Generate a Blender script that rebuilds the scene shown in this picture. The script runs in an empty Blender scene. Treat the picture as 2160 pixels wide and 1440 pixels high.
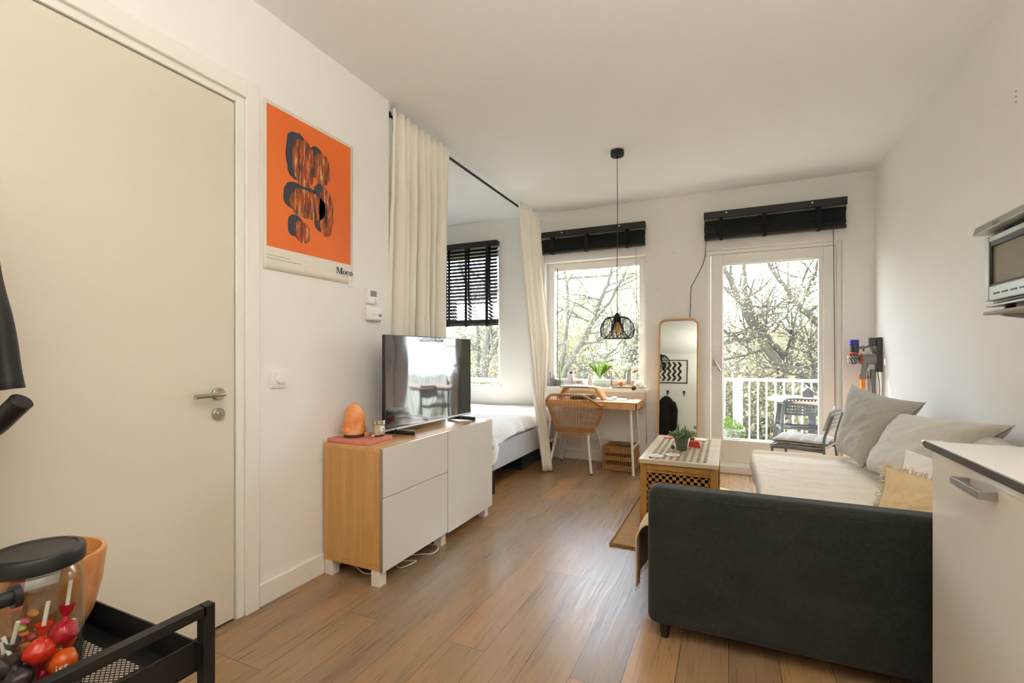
import bpy, math, random
from mathutils import Vector, Matrix, noise
PI = math.pi
rnd = random.Random(7)
C = bpy.context.scene.collection
sc = bpy.context.scene

# ------------------------------------------------------------------ mesh builder
class B:
    def __init__(s): s.v = []; s.f = []
    def add(s, vs, fs):
        n = len(s.v); s.v.extend([tuple(v) for v in vs]); s.f.extend([tuple(i+n for i in f) for f in fs]); return s
    def box(s, x0, x1, y0, y1, z0, z1):
        return s.add([(x0,y0,z0),(x1,y0,z0),(x1,y1,z0),(x0,y1,z0),(x0,y0,z1),(x1,y0,z1),(x1,y1,z1),(x0,y1,z1)],
                     [(3,2,1,0),(4,5,6,7),(0,1,5,4),(1,2,6,5),(2,3,7,6),(3,0,4,7)])
    def obox(s, c, size, rot=(0,0,0)):
        m = Matrix.Translation(c) @ euler(rot)
        b = B().box(-size[0]/2,size[0]/2,-size[1]/2,size[1]/2,-size[2]/2,size[2]/2)
        return s.add([m @ Vector(v) for v in b.v], b.f)
    def hexa(s, p):   # eight points: bottom ring, top ring
        return s.add(p, [(3,2,1,0),(4,5,6,7),(0,1,5,4),(1,2,6,5),(2,3,7,6),(3,0,4,7)])
    def bar(s, p0, p1, w, h, up=(0,0,1)):
        p0=Vector(p0); p1=Vector(p1); d=(p1-p0).normalized(); u=Vector(up)
        a=d.cross(u).normalized()*(w/2); b=a.cross(d).normalized()*(h/2)
        return s.hexa([p0-a-b,p1-a-b,p1+a-b,p0+a-b,p0-a+b,p1-a+b,p1+a+b,p0+a+b])
    def tube(s, pts, r, n=8, closed=False, cap=True):
        pts=[Vector(p) for p in pts]; k=len(pts)
        rs = r if isinstance(r,(list,tuple)) else [r]*k
        tang=[]
        for i in range(k):
            if closed: t=pts[(i+1)%k]-pts[i-1]
            else: t=pts[min(i+1,k-1)]-pts[max(i-1,0)]
            tang.append(t.normalized() if t.length>1e-9 else Vector((0,0,1)))
        up=Vector((0,0,1)) if abs(tang[0].z)<.9 else Vector((1,0,0))
        a=tang[0].cross(up).normalized(); base=len(s.v)
        for i in range(k):
            t=tang[i]; a=(a-t*a.dot(t))
            a = a.normalized() if a.length>1e-6 else t.orthogonal().normalized()
            b=t.cross(a)
            for j in range(n):
                q=2*PI*j/n; s.v.append(tuple(pts[i]+(a*math.cos(q)+b*math.sin(q))*rs[i]))
        m=k if closed else k-1
        for i in range(m):
            for j in range(n):
                i2=(i+1)%k
                s.f.append((base+i*n+j,base+i*n+(j+1)%n,base+i2*n+(j+1)%n,base+i2*n+j))
        if cap and not closed:
            s.f.append(tuple(base+j for j in range(n-1,-1,-1))); s.f.append(tuple(base+(k-1)*n+j for j in range(n)))
        return s
    def cyl(s, p0, p1, r0, r1=None, n=20, cap=True):
        return s.tube([p0,p1],[r0,r0 if r1 is None else r1],n,False,cap)
    def lathe(s, prof, c=(0,0,0), n=28, m=None, sx=1, sy=1):
        base=len(s.v); c=Vector(c)
        for (r,z) in prof:
            for j in range(n):
                q=2*PI*j/n; p=Vector((r*math.cos(q)*sx,r*math.sin(q)*sy,z))
                if m is not None: p=m@p
                s.v.append(tuple(c+p))
        for i in range(len(prof)-1):
            for j in range(n):
                s.f.append((base+i*n+j,base+i*n+(j+1)%n,base+(i+1)*n+(j+1)%n,base+(i+1)*n+j))
        if prof[0][0]>1e-5: s.f.append(tuple(base+j for j in range(n-1,-1,-1)))
        if prof[-1][0]>1e-5: s.f.append(tuple(base+(len(prof)-1)*n+j for j in range(n)))
        return s
    def ell(s, c, r, n=14, m=10, rot=None):
        prof=[(max(1e-6,math.sin(PI*i/m)),-math.cos(PI*i/m)) for i in range(m+1)]
        S=Matrix.Diagonal((r[0],r[1],r[2])) if not isinstance(r,(int,float)) else Matrix.Diagonal((r,r,r))
        M=(rot.to_3x3() if rot else Matrix.Identity(3)) @ S
        return s.lathe(prof,c,n,M)
    def grid(s, fn, nu, nv, closeu=False, flip=False):
        base=len(s.v)
        for i in range(nu+(0 if closeu else 1)):
            for j in range(nv+1): s.v.append(tuple(fn(i/nu,j/nv)))
        w=nv+1; N=nu
        for i in range(nu):
            i2=(i+1)%nu if closeu else i+1
            for j in range(nv):
                q=(base+i*w+j,base+i2*w+j,base+i2*w+j+1,base+i*w+j+1)
                s.f.append(q[::-1] if flip else q)
        return s
    def prism(s, poly, fn, d0, d1):    # fn(u,v,d)->xyz
        n=len(poly); base=len(s.v)
        for d in (d0,d1):
            for (u,v) in poly: s.v.append(tuple(fn(u,v,d)))
        s.f.append(tuple(base+i for i in range(n-1,-1,-1))); s.f.append(tuple(base+n+i for i in range(n)))
        for i in range(n): s.f.append((base+i,base+(i+1)%n,base+n+(i+1)%n,base+n+i))
        return s
    def xf(s, m): s.v=[tuple(m@Vector(v)) for v in s.v]; return s

def euler(r):
    return Matrix.Rotation(r[2],4,'Z')@Matrix.Rotation(r[1],4,'Y')@Matrix.Rotation(r[0],4,'X')

def obj(name, b, m, parent=None, bevel=0, seg=2, smooth=True, solid=0, sub=0, ang=38, local=False):
    """links b as ONE mesh object; geometry is given in world space unless local"""
    off = Vector((0,0,0))
    if parent is not None and not local:
        p=parent
        while p is not None: off += p.location; p = p.parent
    me=bpy.data.meshes.new(name)
    me.from_pydata([tuple(Vector(v)-off) for v in b.v],[],b.f); me.materials.append(m)
    me.validate(); me.update()
    if smooth:
        me.polygons.foreach_set('use_smooth',[True]*len(me.polygons))
        try: me.set_sharp_from_angle(angle=math.radians(ang))
        except Exception: pass
    o=bpy.data.objects.new(name,me); C.objects.link(o)
    if parent is not None: o.parent=parent
    if solid:
        q=o.modifiers.new('thick','SOLIDIFY'); q.thickness=solid; q.offset=0
    if bevel:
        q=o.modifiers.new('edge','BEVEL'); q.width=bevel; q.segments=seg; q.limit_method='ANGLE'; q.angle_limit=math.radians(40)
    if sub:
        q=o.modifiers.new('smooth','SUBSURF'); q.levels=sub; q.render_levels=sub
    return o

def tag(o, label, cat, group=None, kind=None):
    o['label']=label; o['category']=cat
    if group: o['group']=group
    if kind: o['kind']=kind
    return o
def thing(name, label, cat, loc=(0,0,0), group=None, rz=0):
    o=bpy.data.objects.new(name,None); C.objects.link(o); o.location=loc; o.rotation_euler=(0,0,rz)
    o.empty_display_size=.05
    return tag(o,label,cat,group)
def struct(name, b, m, **k):
    o=obj(name,b,m,**k); o['kind']='structure'; return o
def dup(root, loc, label=None, group=None, rz=None, scale=None):
    r=root.copy(); C.objects.link(r); r.location=loc
    if rz is not None: r.rotation_euler=(0,0,rz)
    if scale: r.scale=scale
    if label: r['label']=label
    if group: r['group']=group
    for ch in list(root.children):
        c=ch.copy(); C.objects.link(c); c.parent=r
        for g in list(ch.children):
            d=g.copy(); C.objects.link(d); d.parent=c
    return r
def text_mesh(s, size, fn, depth=.0006, align='LEFT', spacing=1.0):
    cu=bpy.data.curves.new('t','FONT'); cu.body=s; cu.size=size; cu.align_x=align; cu.extrude=depth; cu.resolution_u=3; cu.space_character=spacing
    o=bpy.data.objects.new('t',cu); C.objects.link(o)
    dg=bpy.context.evaluated_depsgraph_get(); me=bpy.data.meshes.new_from_object(o.evaluated_get(dg))
    b=B(); b.v=[tuple(fn(v.co.x,v.co.y,v.co.z)) for v in me.vertices]; b.f=[tuple(p.vertices) for p in me.polygons]
    bpy.data.objects.remove(o); bpy.data.curves.remove(cu); bpy.data.meshes.remove(me)
    return b

# ------------------------------------------------------------------ materials
def lin(c): return tuple(((x/255)/12.92 if x/255<=.04045 else ((x/255+.055)/1.055)**2.4) for x in c)
class N:
    def __init__(s,name):
        s.m=bpy.data.materials.new(name); s.m.use_nodes=True; s.t=s.m.node_tree; s.p=s.t.nodes['Principled BSDF']; s.out=s.t.nodes['Material Output']
    def n(s,t,**k):
        o=s.t.nodes.new(t)
        for a,b in k.items(): setattr(o,a,b)
        return o
    def l(s,a,b): s.t.links.new(a,b)
    def coord(s,scale=(1,1,1),rot=(0,0,0),kind='Object'):
        tc=s.n('ShaderNodeTexCoord'); mp=s.n('ShaderNodeMapping'); s.l(tc.outputs[kind],mp.inputs[0])
        mp.inputs['Scale'].default_value=scale; mp.inputs['Rotation'].default_value=rot; return mp.outputs[0]
    def noise(s,co,scale,detail=3,rough=.5):
        q=s.n('ShaderNodeTexNoise'); q.inputs['Scale'].default_value=scale; q.inputs['Detail'].default_value=detail; q.inputs['Roughness'].default_value=rough
        if co is not None: s.l(co,q.inputs['Vector'])
        return q.outputs[0]
    def ramp(s,fac,stops,interp='LINEAR'):
        r=s.n('ShaderNodeValToRGB'); s.l(fac,r.inputs[0]); e=r.color_ramp; e.interpolation=interp
        while len(e.elements)<len(stops): e.elements.new(.5)
        for el,(p,c) in zip(e.elements,stops): el.position=p; el.color=(*c,1) if len(c)==3 else c
        return r.outputs[0]
    def mix(s,fac,a,b,mode='MIX'):
        q=s.n('ShaderNodeMix',data_type='RGBA',blend_type=mode)
        for i,v in ((0,fac),(6,a),(7,b)):
            if isinstance(v,(int,float)): q.inputs[i].default_value=v
            elif isinstance(v,tuple): q.inputs[i].default_value=(*v,1)
            else: s.l(v,q.inputs[i])
        return q.outputs[2]
    def bump(s,h,strength=.2,dist=.01):
        q=s.n('ShaderNodeBump'); q.inputs['Strength'].default_value=strength; q.inputs['Distance'].default_value=dist
        s.l(h,q.inputs['Height']); s.l(q.outputs[0],s.p.inputs['Normal'])
def mat(name, rgb, rough=.5, metal=0, spec=None, var=.0, vs=6, bump=0, bs=80, bd=.002, stretch=(1,1,1), sheen=0, coat=0, trans=0, sss=0):
    s=N(name); c=lin(rgb); s.p.inputs['Roughness'].default_value=rough; s.p.inputs['Metallic'].default_value=metal
    if spec is not None: s.p.inputs['Specular IOR Level'].default_value=spec
    co=s.coord(stretch)
    v=max(var,.015)
    n=s.noise(co,vs,4)
    s.l(s.ramp(n,[(.25,tuple(x*(1-v) for x in c)),(.75,tuple(min(1,x*(1+v)) for x in c))]),s.p.inputs['Base Color'])
    if bump: s.bump(s.noise(co,bs,3),bump,bd)
    if sheen: s.p.inputs['Sheen Weight'].default_value=sheen
    if coat: s.p.inputs['Coat Weight'].default_value=coat; s.p.inputs['Coat Roughness'].default_value=.05
    if sss: s.p.inputs['Subsurface Weight'].default_value=sss; s.p.inputs['Subsurface Radius'].default_value=(.02,.01,.006)
    return s.m
def fabric(name, rgb, scale=900, var=.12, bump=.35, rough=.95, wr=0):
    """woven cloth: two crossed fine waves plus slubs"""
    s=N(name); c=lin(rgb); s.p.inputs['Roughness'].default_value=rough; s.p.inputs['Specular IOR Level'].default_value=.15
    s.p.inputs['Sheen Weight'].default_value=.15
    co=s.coord((scale/10,scale/120,scale/10)); co2=s.coord((scale/120,scale/10,scale/60))
    a=s.noise(co,1,3); b=s.noise(co2,1,3)
    q=s.mix(.5,a,b)
    s.l(s.ramp(q,[(.3,tuple(x*(1-var) for x in c)),(.7,tuple(min(1,x*(1+var)) for x in c))]),s.p.inputs['Base Color'])
    h=q
    if wr:
        w=s.noise(s.coord((1,1,1)),wr,3); h=s.mix(.75,q,w)
    s.bump(h,bump,.004 if not wr else .012)
    return s.m
def wood(name, c1, c2, along='Y', rough=.45, scale=1.0, coat=0):
    s=N(name); k={'X':(1.2,14,14),'Y':(14,1.2,14),'Z':(14,14,1.2)}[along]; k=tuple(x*scale for x in k)
    co=s.coord(k); n=s.noise(co,2.2,6,.6); n2=s.noise(s.coord(tuple(x*5 for x in k)),3,3)
    q=s.mix(.3,n,n2)
    s.l(s.ramp(q,[(.3,lin(c1)),(.7,lin(c2))]),s.p.inputs['Base Color']); s.p.inputs['Roughness'].default_value=rough
    s.bump(q,.08,.002)
    if coat: s.p.inputs['Coat Weight'].default_value=coat; s.p.inputs['Coat Roughness'].default_value=.25
    return s.m
def pane_mat(name, tint=(1,1,1), refl=.9):
    s=N(name); t=s.n('ShaderNodeBsdfTransparent'); t.inputs[0].default_value=(*tint,1)
    g=s.n('ShaderNodeBsdfGlossy'); g.inputs['Roughness'].default_value=.01
    lw=s.n('ShaderNodeLayerWeight'); lw.inputs[0].default_value=.5
    pw=s.n('ShaderNodeMath',operation='POWER'); pw.inputs[1].default_value=5; s.l(lw.outputs['Facing'],pw.inputs[0])
    m=s.n('ShaderNodeMath',operation='MULTIPLY_ADD'); m.inputs[1].default_value=.9*refl; m.inputs[2].default_value=.045*refl; s.l(pw.outputs[0],m.inputs[0])
    mx=s.n('ShaderNodeMixShader'); s.l(m.outputs[0],mx.inputs[0]); s.l(t.outputs[0],mx.inputs[1]); s.l(g.outputs[0],mx.inputs[2])
    s.l(mx.outputs[0],s.out.inputs[0]); return s.m
def leaf_mat(name, a, b, trans=.4):
    s=N(name); oi=s.noise(s.coord((1,1,1)),9,2)
    col=s.ramp(oi,[(.35,lin(a)),(.65,lin(b))])
    d=s.n('ShaderNodeBsdfDiffuse'); t=s.n('ShaderNodeBsdfTranslucent'); s.l(col,d.inputs[0]); s.l(col,t.inputs[0])
    mx=s.n('ShaderNodeMixShader'); mx.inputs[0].default_value=trans; s.l(d.outputs[0],mx.inputs[1]); s.l(t.outputs[0],mx.inputs[2]); s.l(mx.outputs[0],s.out.inputs[0]); return s.m
def cloth_thin(name, a, trans=.3):
    s=N(name); co=s.coord((620,620,90)); n=s.noise(co,1,3); c=lin(a)
    col=s.ramp(n,[(.3,tuple(x*.95 for x in c)),(.7,tuple(min(1,x*1.03) for x in c))])
    d=s.n('ShaderNodeBsdfDiffuse'); t=s.n('ShaderNodeBsdfTranslucent'); s.l(col,d.inputs[0]); s.l(col,t.inputs[0])
    bp=s.n('ShaderNodeBump'); bp.inputs['Strength'].default_value=.2; bp.inputs['Distance'].default_value=.003; s.l(n,bp.inputs['Height']); s.l(bp.outputs[0],d.inputs['Normal'])
    mx=s.n('ShaderNodeMixShader'); mx.inputs[0].default_value=trans; s.l(d.outputs[0],mx.inputs[1]); s.l(t.outputs[0],mx.inputs[2]); s.l(mx.outputs[0],s.out.inputs[0]); return s.m

M={}
def wallpaint(name, rgb, scuffs=False):
    s=N(name); c=lin(rgb); co=s.coord(); n=s.noise(co,1.3,3)
    s.l(s.ramp(n,[(.3,tuple(x*.975 for x in c)),(.7,c)]),s.p.inputs['Base Color'])
    s.p.inputs['Roughness'].default_value=.85; s.p.inputs['Specular IOR Level'].default_value=.2
    s.bump(s.noise(co,220,2),.06,.002); return s.m
M['wall']=wallpaint('wall_paint',(242,240,236))
M['ceil']=wallpaint('ceiling_paint',(244,243,240))
M['trim']=mat('trim_paint',(240,237,230),.4)
M['door']=mat('door_paint',(222,214,197),.38,var=.02,vs=2)
M['frame']=mat('window_paint',(244,241,234),.35)
M['outwhite']=mat('balcony_white',(240,240,238),.4)
M['black']=mat('black_paint',(22,23,21),.45)
M['blind']=mat('blind_slat',(26,28,25),.55,var=.1,vs=3,stretch=(1,20,20))
M['tape']=fabric('ladder_tape',(30,32,28))
M['blackmetal']=mat('black_metal',(20,21,19),.42,spec=.4)
M['blackplastic']=mat('black_plastic',(24,24,24),.35)
M['chrome']=mat('brushed_steel',(190,184,170),.28,1)
M['shiny']=mat('polished_metal',(225,225,225),.08,1)
M['steel']=mat('satin_steel',(176,176,172),.32,1)
M['whitemetal']=mat('white_metal',(240,238,232),.35)
M['whiteplastic']=mat('white_plastic',(236,234,228),.35)
M['cream']=cloth_thin('curtain_linen',(252,246,233),.10)
M['duvet']=fabric('white_bedding',(244,243,240),600,.04,.3,wr=9)
M['bedbase']=fabric('bed_base_cloth',(196,198,200),900,.08)
M['oak']=wood('oak_veneer',(176,128,68),(206,160,96),'Z')
M['oaktop']=wood('oak_top',(186,138,78),(214,170,108),'Y',.3,coat=.3)
M['gloss']=mat('gloss_grey_front',(222,218,210),.06,spec=.6,var=.01)
M['glossedge']=mat('front_edge',(150,145,140),.3,.4)
M['legwhite']=wood('white_wash_leg',(222,216,204),(238,233,222),'Z')
M['bamboo']=wood('bamboo',(204,150,92),(228,178,118),'X',.35,coat=.2)
M['ply']=wood('bent_ply',(186,140,88),(212,168,112),'Y',.4)
M['rattan']=wood('rattan',(150,102,54),(200,152,94),'Z',.5,4)
M['rattandark']=wood('rattan_wrap',(160,108,56),(196,146,86),'X',.5,4)
M['basket']=wood('water_hyacinth',(120,78,38),(204,154,92),'X',.7,5)
M['acacia']=wood('acacia',(150,104,44),(186,138,70),'Z',.4)
M['acaciatop']=wood('acacia_top',(188,168,140),(216,198,172),'X',.26,coat=.5)
M['mirrorwood']=wood('mirror_frame_wood',(190,136,74),(220,172,110),'Z',.4)
M['rimwood']=wood('bowl_wood',(180,112,54),(214,150,86),'X',.35,coat=.4)
M['sofa']=fabric('charcoal_weave',(41,42,37),700,.34,.4)
M['throw']=fabric('beige_throw',(230,218,198),500,.06,.6,wr=16)
M['throwtan']=fabric('tan_throw',(214,188,146),500,.1,.5,wr=24)
M['cushA']=fabric('grey_linen',(172,168,158),600,.06,.7,wr=9)
M['cushB']=fabric('oat_linen',(200,195,183),600,.06,.7,wr=9)
M['cushW']=fabric('white_cotton',(232,229,222),600,.04,.3,wr=8)
M['pad']=fabric('grey_seat_pad',(188,184,176),700,.06,.4)
M['chairgrey']=mat('grey_plastic',(112,116,114),.45)
M['chairlight']=mat('light_grey_plastic',(168,172,170),.45)
M['outgrey']=mat('outdoor_grey_plastic',(48,50,51),.5)
M['jute']=None
M['red']=mat('red_lacquer',(190,40,24),.35)
M['pink']=mat('dusty_pink',(208,128,112),.5)
M['orange']=mat('orange_peel',(226,132,44),.45,bump=.3,bs=160)
M['potgreen']=mat('green_pot',(72,84,66),.45)
M['succ']=mat('succulent_green',(92,118,72),.5,var=.3,vs=40)
M['succpale']=mat('succulent_tip',(150,172,126),.5,var=.25,vs=40)
M['tulip']=mat('tulip_leaf',(132,172,72),.45,var=.25,vs=20)
M['petal']=mat('white_petal',(250,248,242),.6,sss=.2)
M['petalpink']=mat('pink_petal',(246,214,200),.6,sss=.2)
M['petalgreen']=mat('green_petal',(206,222,170),.6)
M['grey']=mat('mid_grey',(130,131,128),.5)
M['coat']=fabric('black_wool',(26,26,23),700,.3,.3)
M['paper']=mat('poster_paper',(232,226,212),.7)
M['ink']=mat('print_ink',(38,36,34),.7)
M['inkgrey']=mat('pale_print',(172,164,150),.8)
M['amber']=None
def dark_mirror(name, base, rough, f=1.5):
    s=N(name); s.p.inputs['Base Color'].default_value=(*base,1); s.p.inputs['Roughness'].default_value=rough
    s.p.inputs['IOR'].default_value=f
    w=s.noise(s.coord((1,.9,.35)),5.0,1); s.bump(w,.25,.012); return s.m
M['screen']=dark_mirror('tv_glass',(.012,.012,.011),.05,2.6)
s=N('mirror_silver'); s.p.inputs['Metallic'].default_value=1; s.p.inputs['Roughness'].default_value=.01; s.p.inputs['Base Color'].default_value=(.50,.53,.49,1); M['mirror']=s.m
M['pane']=pane_mat('window_glass',(.98,.99,.985),.8)
M['jarglass']=pane_mat('jar_glass',(.95,.97,.95),1.0)
M['ovenglass']=mat('oven_glass',(132,126,108),.08,spec=.7)
M['ovensteel']=mat('oven_steel',(176,178,172),.35,.85)
M['worktop']=mat('worktop_white',(226,222,214),.12)
M['worktopedge']=mat('worktop_edge',(58,58,56),.18,.5)
M['kitchen']=mat('kitchen_front',(238,233,222),.12,spec=.5)
M['kitchenedge']=mat('kitchen_edge',(212,200,172),.3)
M['vacgrey']=mat('vacuum_grey',(128,128,126),.35,.2)
M['vacdark']=mat('vacuum_dark',(64,65,66),.35)
M['vacblue']=mat('vacuum_blue',(48,42,160),.35)
M['vacred']=mat('vacuum_red',(176,64,54),.4)
M['vacorange']=mat('vacuum_orange',(244,138,30),.35)
# salt crystal
s=N('salt_crystal'); co=s.coord((1,1,1)); n=s.noise(co,16,4,.6)
s.l(s.ramp(n,[(.3,lin((198,104,48))),(.5,lin((228,150,88))),(.72,lin((244,204,156)))]),s.p.inputs['Base Color'])
s.p.inputs['Roughness'].default_value=.5; s.p.inputs['Subsurface Weight'].default_value=.35; s.p.inputs['Subsurface Radius'].default_value=(.05,.02,.01); s.p.inputs['Subsurface Scale'].default_value=.4
s.bump(s.noise(co,28,4),.5,.01); M['salt']=s.m
# rug
s=N('jute_rug'); co=s.coord((1,1,1)); w=s.n('ShaderNodeTexWave',wave_type='BANDS',bands_direction='Y'); w.inputs['Scale'].default_value=42; w.inputs['Distortion'].default_value=1.5; w.inputs['Detail Scale'].default_value=6; s.l(co,w.inputs['Vector'])
n=s.noise(s.coord((60,160,60)),1,3); q=s.mix(.45,w.outputs[0],n)
s.l(s.ramp(q,[(.2,lin((150,106,62))),(.75,lin((226,184,128)))]),s.p.inputs['Base Color']); s.p.inputs['Roughness'].default_value=.95; s.bump(q,.8,.012); M['jute']=s.m
# floor planks along Y
s=N('wood_floor'); tc=s.n('ShaderNodeTexCoord'); mp=s.n('ShaderNodeMapping'); s.l(tc.outputs['Object'],mp.inputs[0]); mp.inputs['Rotation'].default_value=(0,0,PI/2)
br=s.n('ShaderNodeTexBrick'); s.l(mp.outputs[0],br.inputs['Vector']); br.offset=.37; br.offset_frequency=3
br.inputs['Color1'].default_value=(0,0,0,1); br.inputs['Color2'].default_value=(1,1,1,1); br.inputs['Mortar'].default_value=(.5,.5,.5,1)
br.inputs['Scale'].default_value=1; br.inputs['Mortar Size'].default_value=.0012; br.inputs['Mortar Smooth'].default_value=.1; br.inputs['Brick Width'].default_value=1.22; br.inputs['Row Height'].default_value=.178
# per-plank offset for the grain
vm=s.n('ShaderNodeVectorMath',operation='MULTIPLY_ADD'); s.l(br.outputs['Color'],vm.inputs[0]); vm.inputs[1].default_value=(7,13,3)
mp2=s.n('ShaderNodeMapping'); s.l(tc.outputs['Object'],mp2.inputs[0]); mp2.inputs['Scale'].default_value=(9,.8,1); s.l(mp2.outputs[0],vm.inputs[2])
g1=s.noise(vm.outputs[0],1.3,5,.6)
vm2=s.n('ShaderNodeVectorMath',operation='MULTIPLY'); s.l(vm.outputs[0],vm2.inputs[0]); vm2.inputs[1].default_value=(7,2.2,1)
g2=s.noise(vm2.outputs[0],2.2,4,.65)
g=s.mix(.4,g1,g2)
vm3=s.n('ShaderNodeVectorMath',operation='MULTIPLY'); s.l(vm.outputs[0],vm3.inputs[0]); vm3.inputs[1].default_value=(24,3.5,1)
g3=s.noise(vm3.outputs[0],2.0,3,.6)
g=s.mix(.25,g,g3)
base=s.ramp(br.outputs['Color'],[(0,lin((140,114,86))),(.3,lin((164,130,92))),(.55,lin((142,119,94))),(.8,lin((184,138,86))),(1,lin((150,126,100)))])
gr=s.ramp(g,[(.30,(.40,.37,.35)),(.45,(.82,.82,.82)),(.57,(1.02,.98,.93)),(.70,(1.36,1.10,.80))])
col=s.mix(1,base,gr,'MULTIPLY')
col=s.mix(br.outputs['Fac'],col,lin((62,42,26)))
s.l(col,s.p.inputs['Base Color']); s.p.inputs['Roughness'].default_value=.34
rr=s.ramp(g2,[(.3,(.24,.24,.24)),(.7,(.38,.38,.38))]); s.l(rr,s.p.inputs['Roughness'])
hb=s.mix(br.outputs['Fac'],g2,(0,0,0)); s.bump(hb,.12,.002); M['floor']=s.m
# outdoors
M['bark']=mat('bark',(56,50,38),.9,var=.35,vs=8,bump=.6,bs=30,bd=.02)
M['barkpale']=mat('bark_pale',(70,66,56),.9,var=.3,vs=8)
M['leaf']=leaf_mat('spring_leaf',(122,118,88),(164,158,126))
M['leafdull']=leaf_mat('spring_leaf_far',(104,99,76),(140,133,106))
M['leafgreen']=leaf_mat('herb_leaf',(84,112,46),(120,142,76))
M['grass']=mat('grass',(84,88,58),.95,var=.3,vs=2)
M['brick']=mat('far_wall',(140,132,122),.9)
M['roof']=mat('far_roof',(110,98,88),.9)
M['farwin']=mat('far_window',(110,118,124),.3)
M['outwood']=wood('outdoor_table_wood',(138,112,92),(166,140,118),'X',.5)
M['outfloor']=mat('balcony_floor',(186,180,170),.9)
SKY,SUN,EXPO=12.5,15.0,0.14
FILL_UPLIGHT=72
FILL_LAMPS=[(-.25,.30,2.0)]
# ------------------------------------------------------------------ the setting
XL,XR,YB,YN,ZC=-2.013,1.19,5.2,-1.4,2.84
XA=-3.86            # far side of the bed alcove
struct('floor',B().box(XA-.2,XR+.2,YN-.2,YB+.3,-.12,0),M['floor'],smooth=False)
struct('ceiling',B().box(XA-.2,XR+.2,YN-.2,YB+.3,ZC,ZC+.15),M['ceil'],smooth=False)
struct('wall_left',B().box(XL-.15,XL,YN-.2,.40,0,ZC).box(XL-.15,XL,.40,1.425,2.35,ZC).box(XL-.15,XL,1.425,2.462,0,ZC).box(XL-.15,XL-.11,.40,1.425,0,2.35),M['wall'],smooth=False)
struct('wall_alcove_side',B().box(XA-.15,XA,2.3,YB+.3,0,ZC),M['wall'],smooth=False)
struct('wall_alcove_front',B().box(XA-.15,XL-.15,2.312,2.462,0,ZC),M['wall'],smooth=False)
struct('wall_right',B().box(XR,XR+.15,YN-.2,YB+.3,0,ZC),M['wall'],smooth=False)
struct('wall_front',B().box(XL-.2,XR+.2,YN-.15,YN,0,ZC),M['wall'],smooth=False)
# back wall with its three openings
W1=(-3.62,-2.548,.812,2.50); W2=(-1.965,-.804,.815,2.26); D2=(-.212,.957,.0,2.25)
T=.30
b=B(); y0,y1=YB,YB+T
b.box(XA,W1[0],y0,y1,0,ZC).box(W1[0],W1[1],y0,y1,0,W1[2]).box(W1[0],W1[1],y0,y1,W1[3],ZC)
b.box(W1[1],W2[0],y0,y1,0,ZC).box(W2[0],W2[1],y0,y1,0,W2[2]).box(W2[0],W2[1],y0,y1,W2[3],ZC)
b.box(W2[1],D2[0],y0,y1,0,ZC).box(D2[0],D2[1],y0,y1,D2[3],ZC).box(D2[1],XR+.01,y0,y1,0,ZC)
b.box(D2[0],D2[1],y0+.05,y1,-.12,.075)
struct('wall_back',b,M['wall'],smooth=False)
# skirting boards
struct('baseboard_left',B().box(XL,XL+.014,1.515,2.462,0,.105),M['trim'],bevel=.003)
struct('baseboard_back',B().box(-1.9,D2[0]-.01,YB-.014,YB,0,.105),M['trim'],bevel=.003)
struct('baseboard_back_right',B().box(D2[1]+.01,XR,YB-.014,YB,0,.105),M['trim'],bevel=.003)
struct('baseboard_right',B().box(XR-.014,XR,2.0,YB-.014,0,.105),M['trim'],bevel=.003)
struct('baseboard_front',B().box(XL,XR-.65,YN,YN+.014,0,.105),M['trim'],bevel=.003)

def window(name,w,yf,ft,mull=None,sash=.05):
    """frame set back in the wall opening, a sash, one pane"""
    x0,x1,z0,z1=w; e=bpy.data.objects.new(name,None); C.objects.link(e); e.location=((x0+x1)/2,yf,z0); e['kind']='structure'
    f=B(); f.box(x0,x0+ft,yf,yf+.08,z0,z1).box(x1-ft,x1,yf,yf+.08,z0,z1).box(x0+ft,x1-ft,yf,yf+.08,z1-ft,z1).box(x0+ft,x1-ft,yf,yf+.08,z0,z0+ft)
    obj('window_frame',f,M['frame'],e,bevel=.004)
    a,bb,c,d=x0+ft-.008,x1-ft+.008,z0+ft-.008,z1-ft+.008; s_=B(); q=sash
    s_.box(a,a+q,yf-.018,yf+.05,c,d).box(bb-q,bb,yf-.018,yf+.05,c,d).box(a+q,bb-q,yf-.018,yf+.05,d-q,d).box(a+q,bb-q,yf-.018,yf+.05,c,c+q)
    obj('window_sash',s_,M['frame'],e,bevel=.005)
    g=B().box(a+q-.006,bb-q+.006,yf+.02,yf+.026,c+q-.006,d-q+.006)
    obj('window_pane',g,M['pane'],e,smooth=False)
    return e
w1=window('window_1',W1,5.33,.05,sash=.035)
w2=window('window_2',W2,5.31,.045,sash=.05)
obj('window_handle',B().box(-.872,-.852,5.285,5.295,1.46,1.55).box(-.868,-.856,5.26,5.272,1.42,1.53).box(-.868,-.856,5.26,5.29,1.50,1.52),M['whiteplastic'],w2,bevel=.003)
obj('trickle_vent',B().box(-1.55,-.98,5.285,5.293,2.165,2.185),M['whiteplastic'],w2,bevel=.003)
obj('blind_cord_cleat',B().box(-1.84,-1.83,5.286,5.292,.96,2.2),M['grey'],w2)
struct('trim_1',B().box(W2[0]-.03,W2[1]+.035,YB-.035,5.31,.775,.817),M['frame'],bevel=.006)     # sill of the desk window
struct('trim_2',B().box(W1[0]-.03,W1[1]+.02,YB-.025,5.33,.785,.814),M['frame'],bevel=.006)      # sill of the bed window

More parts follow.
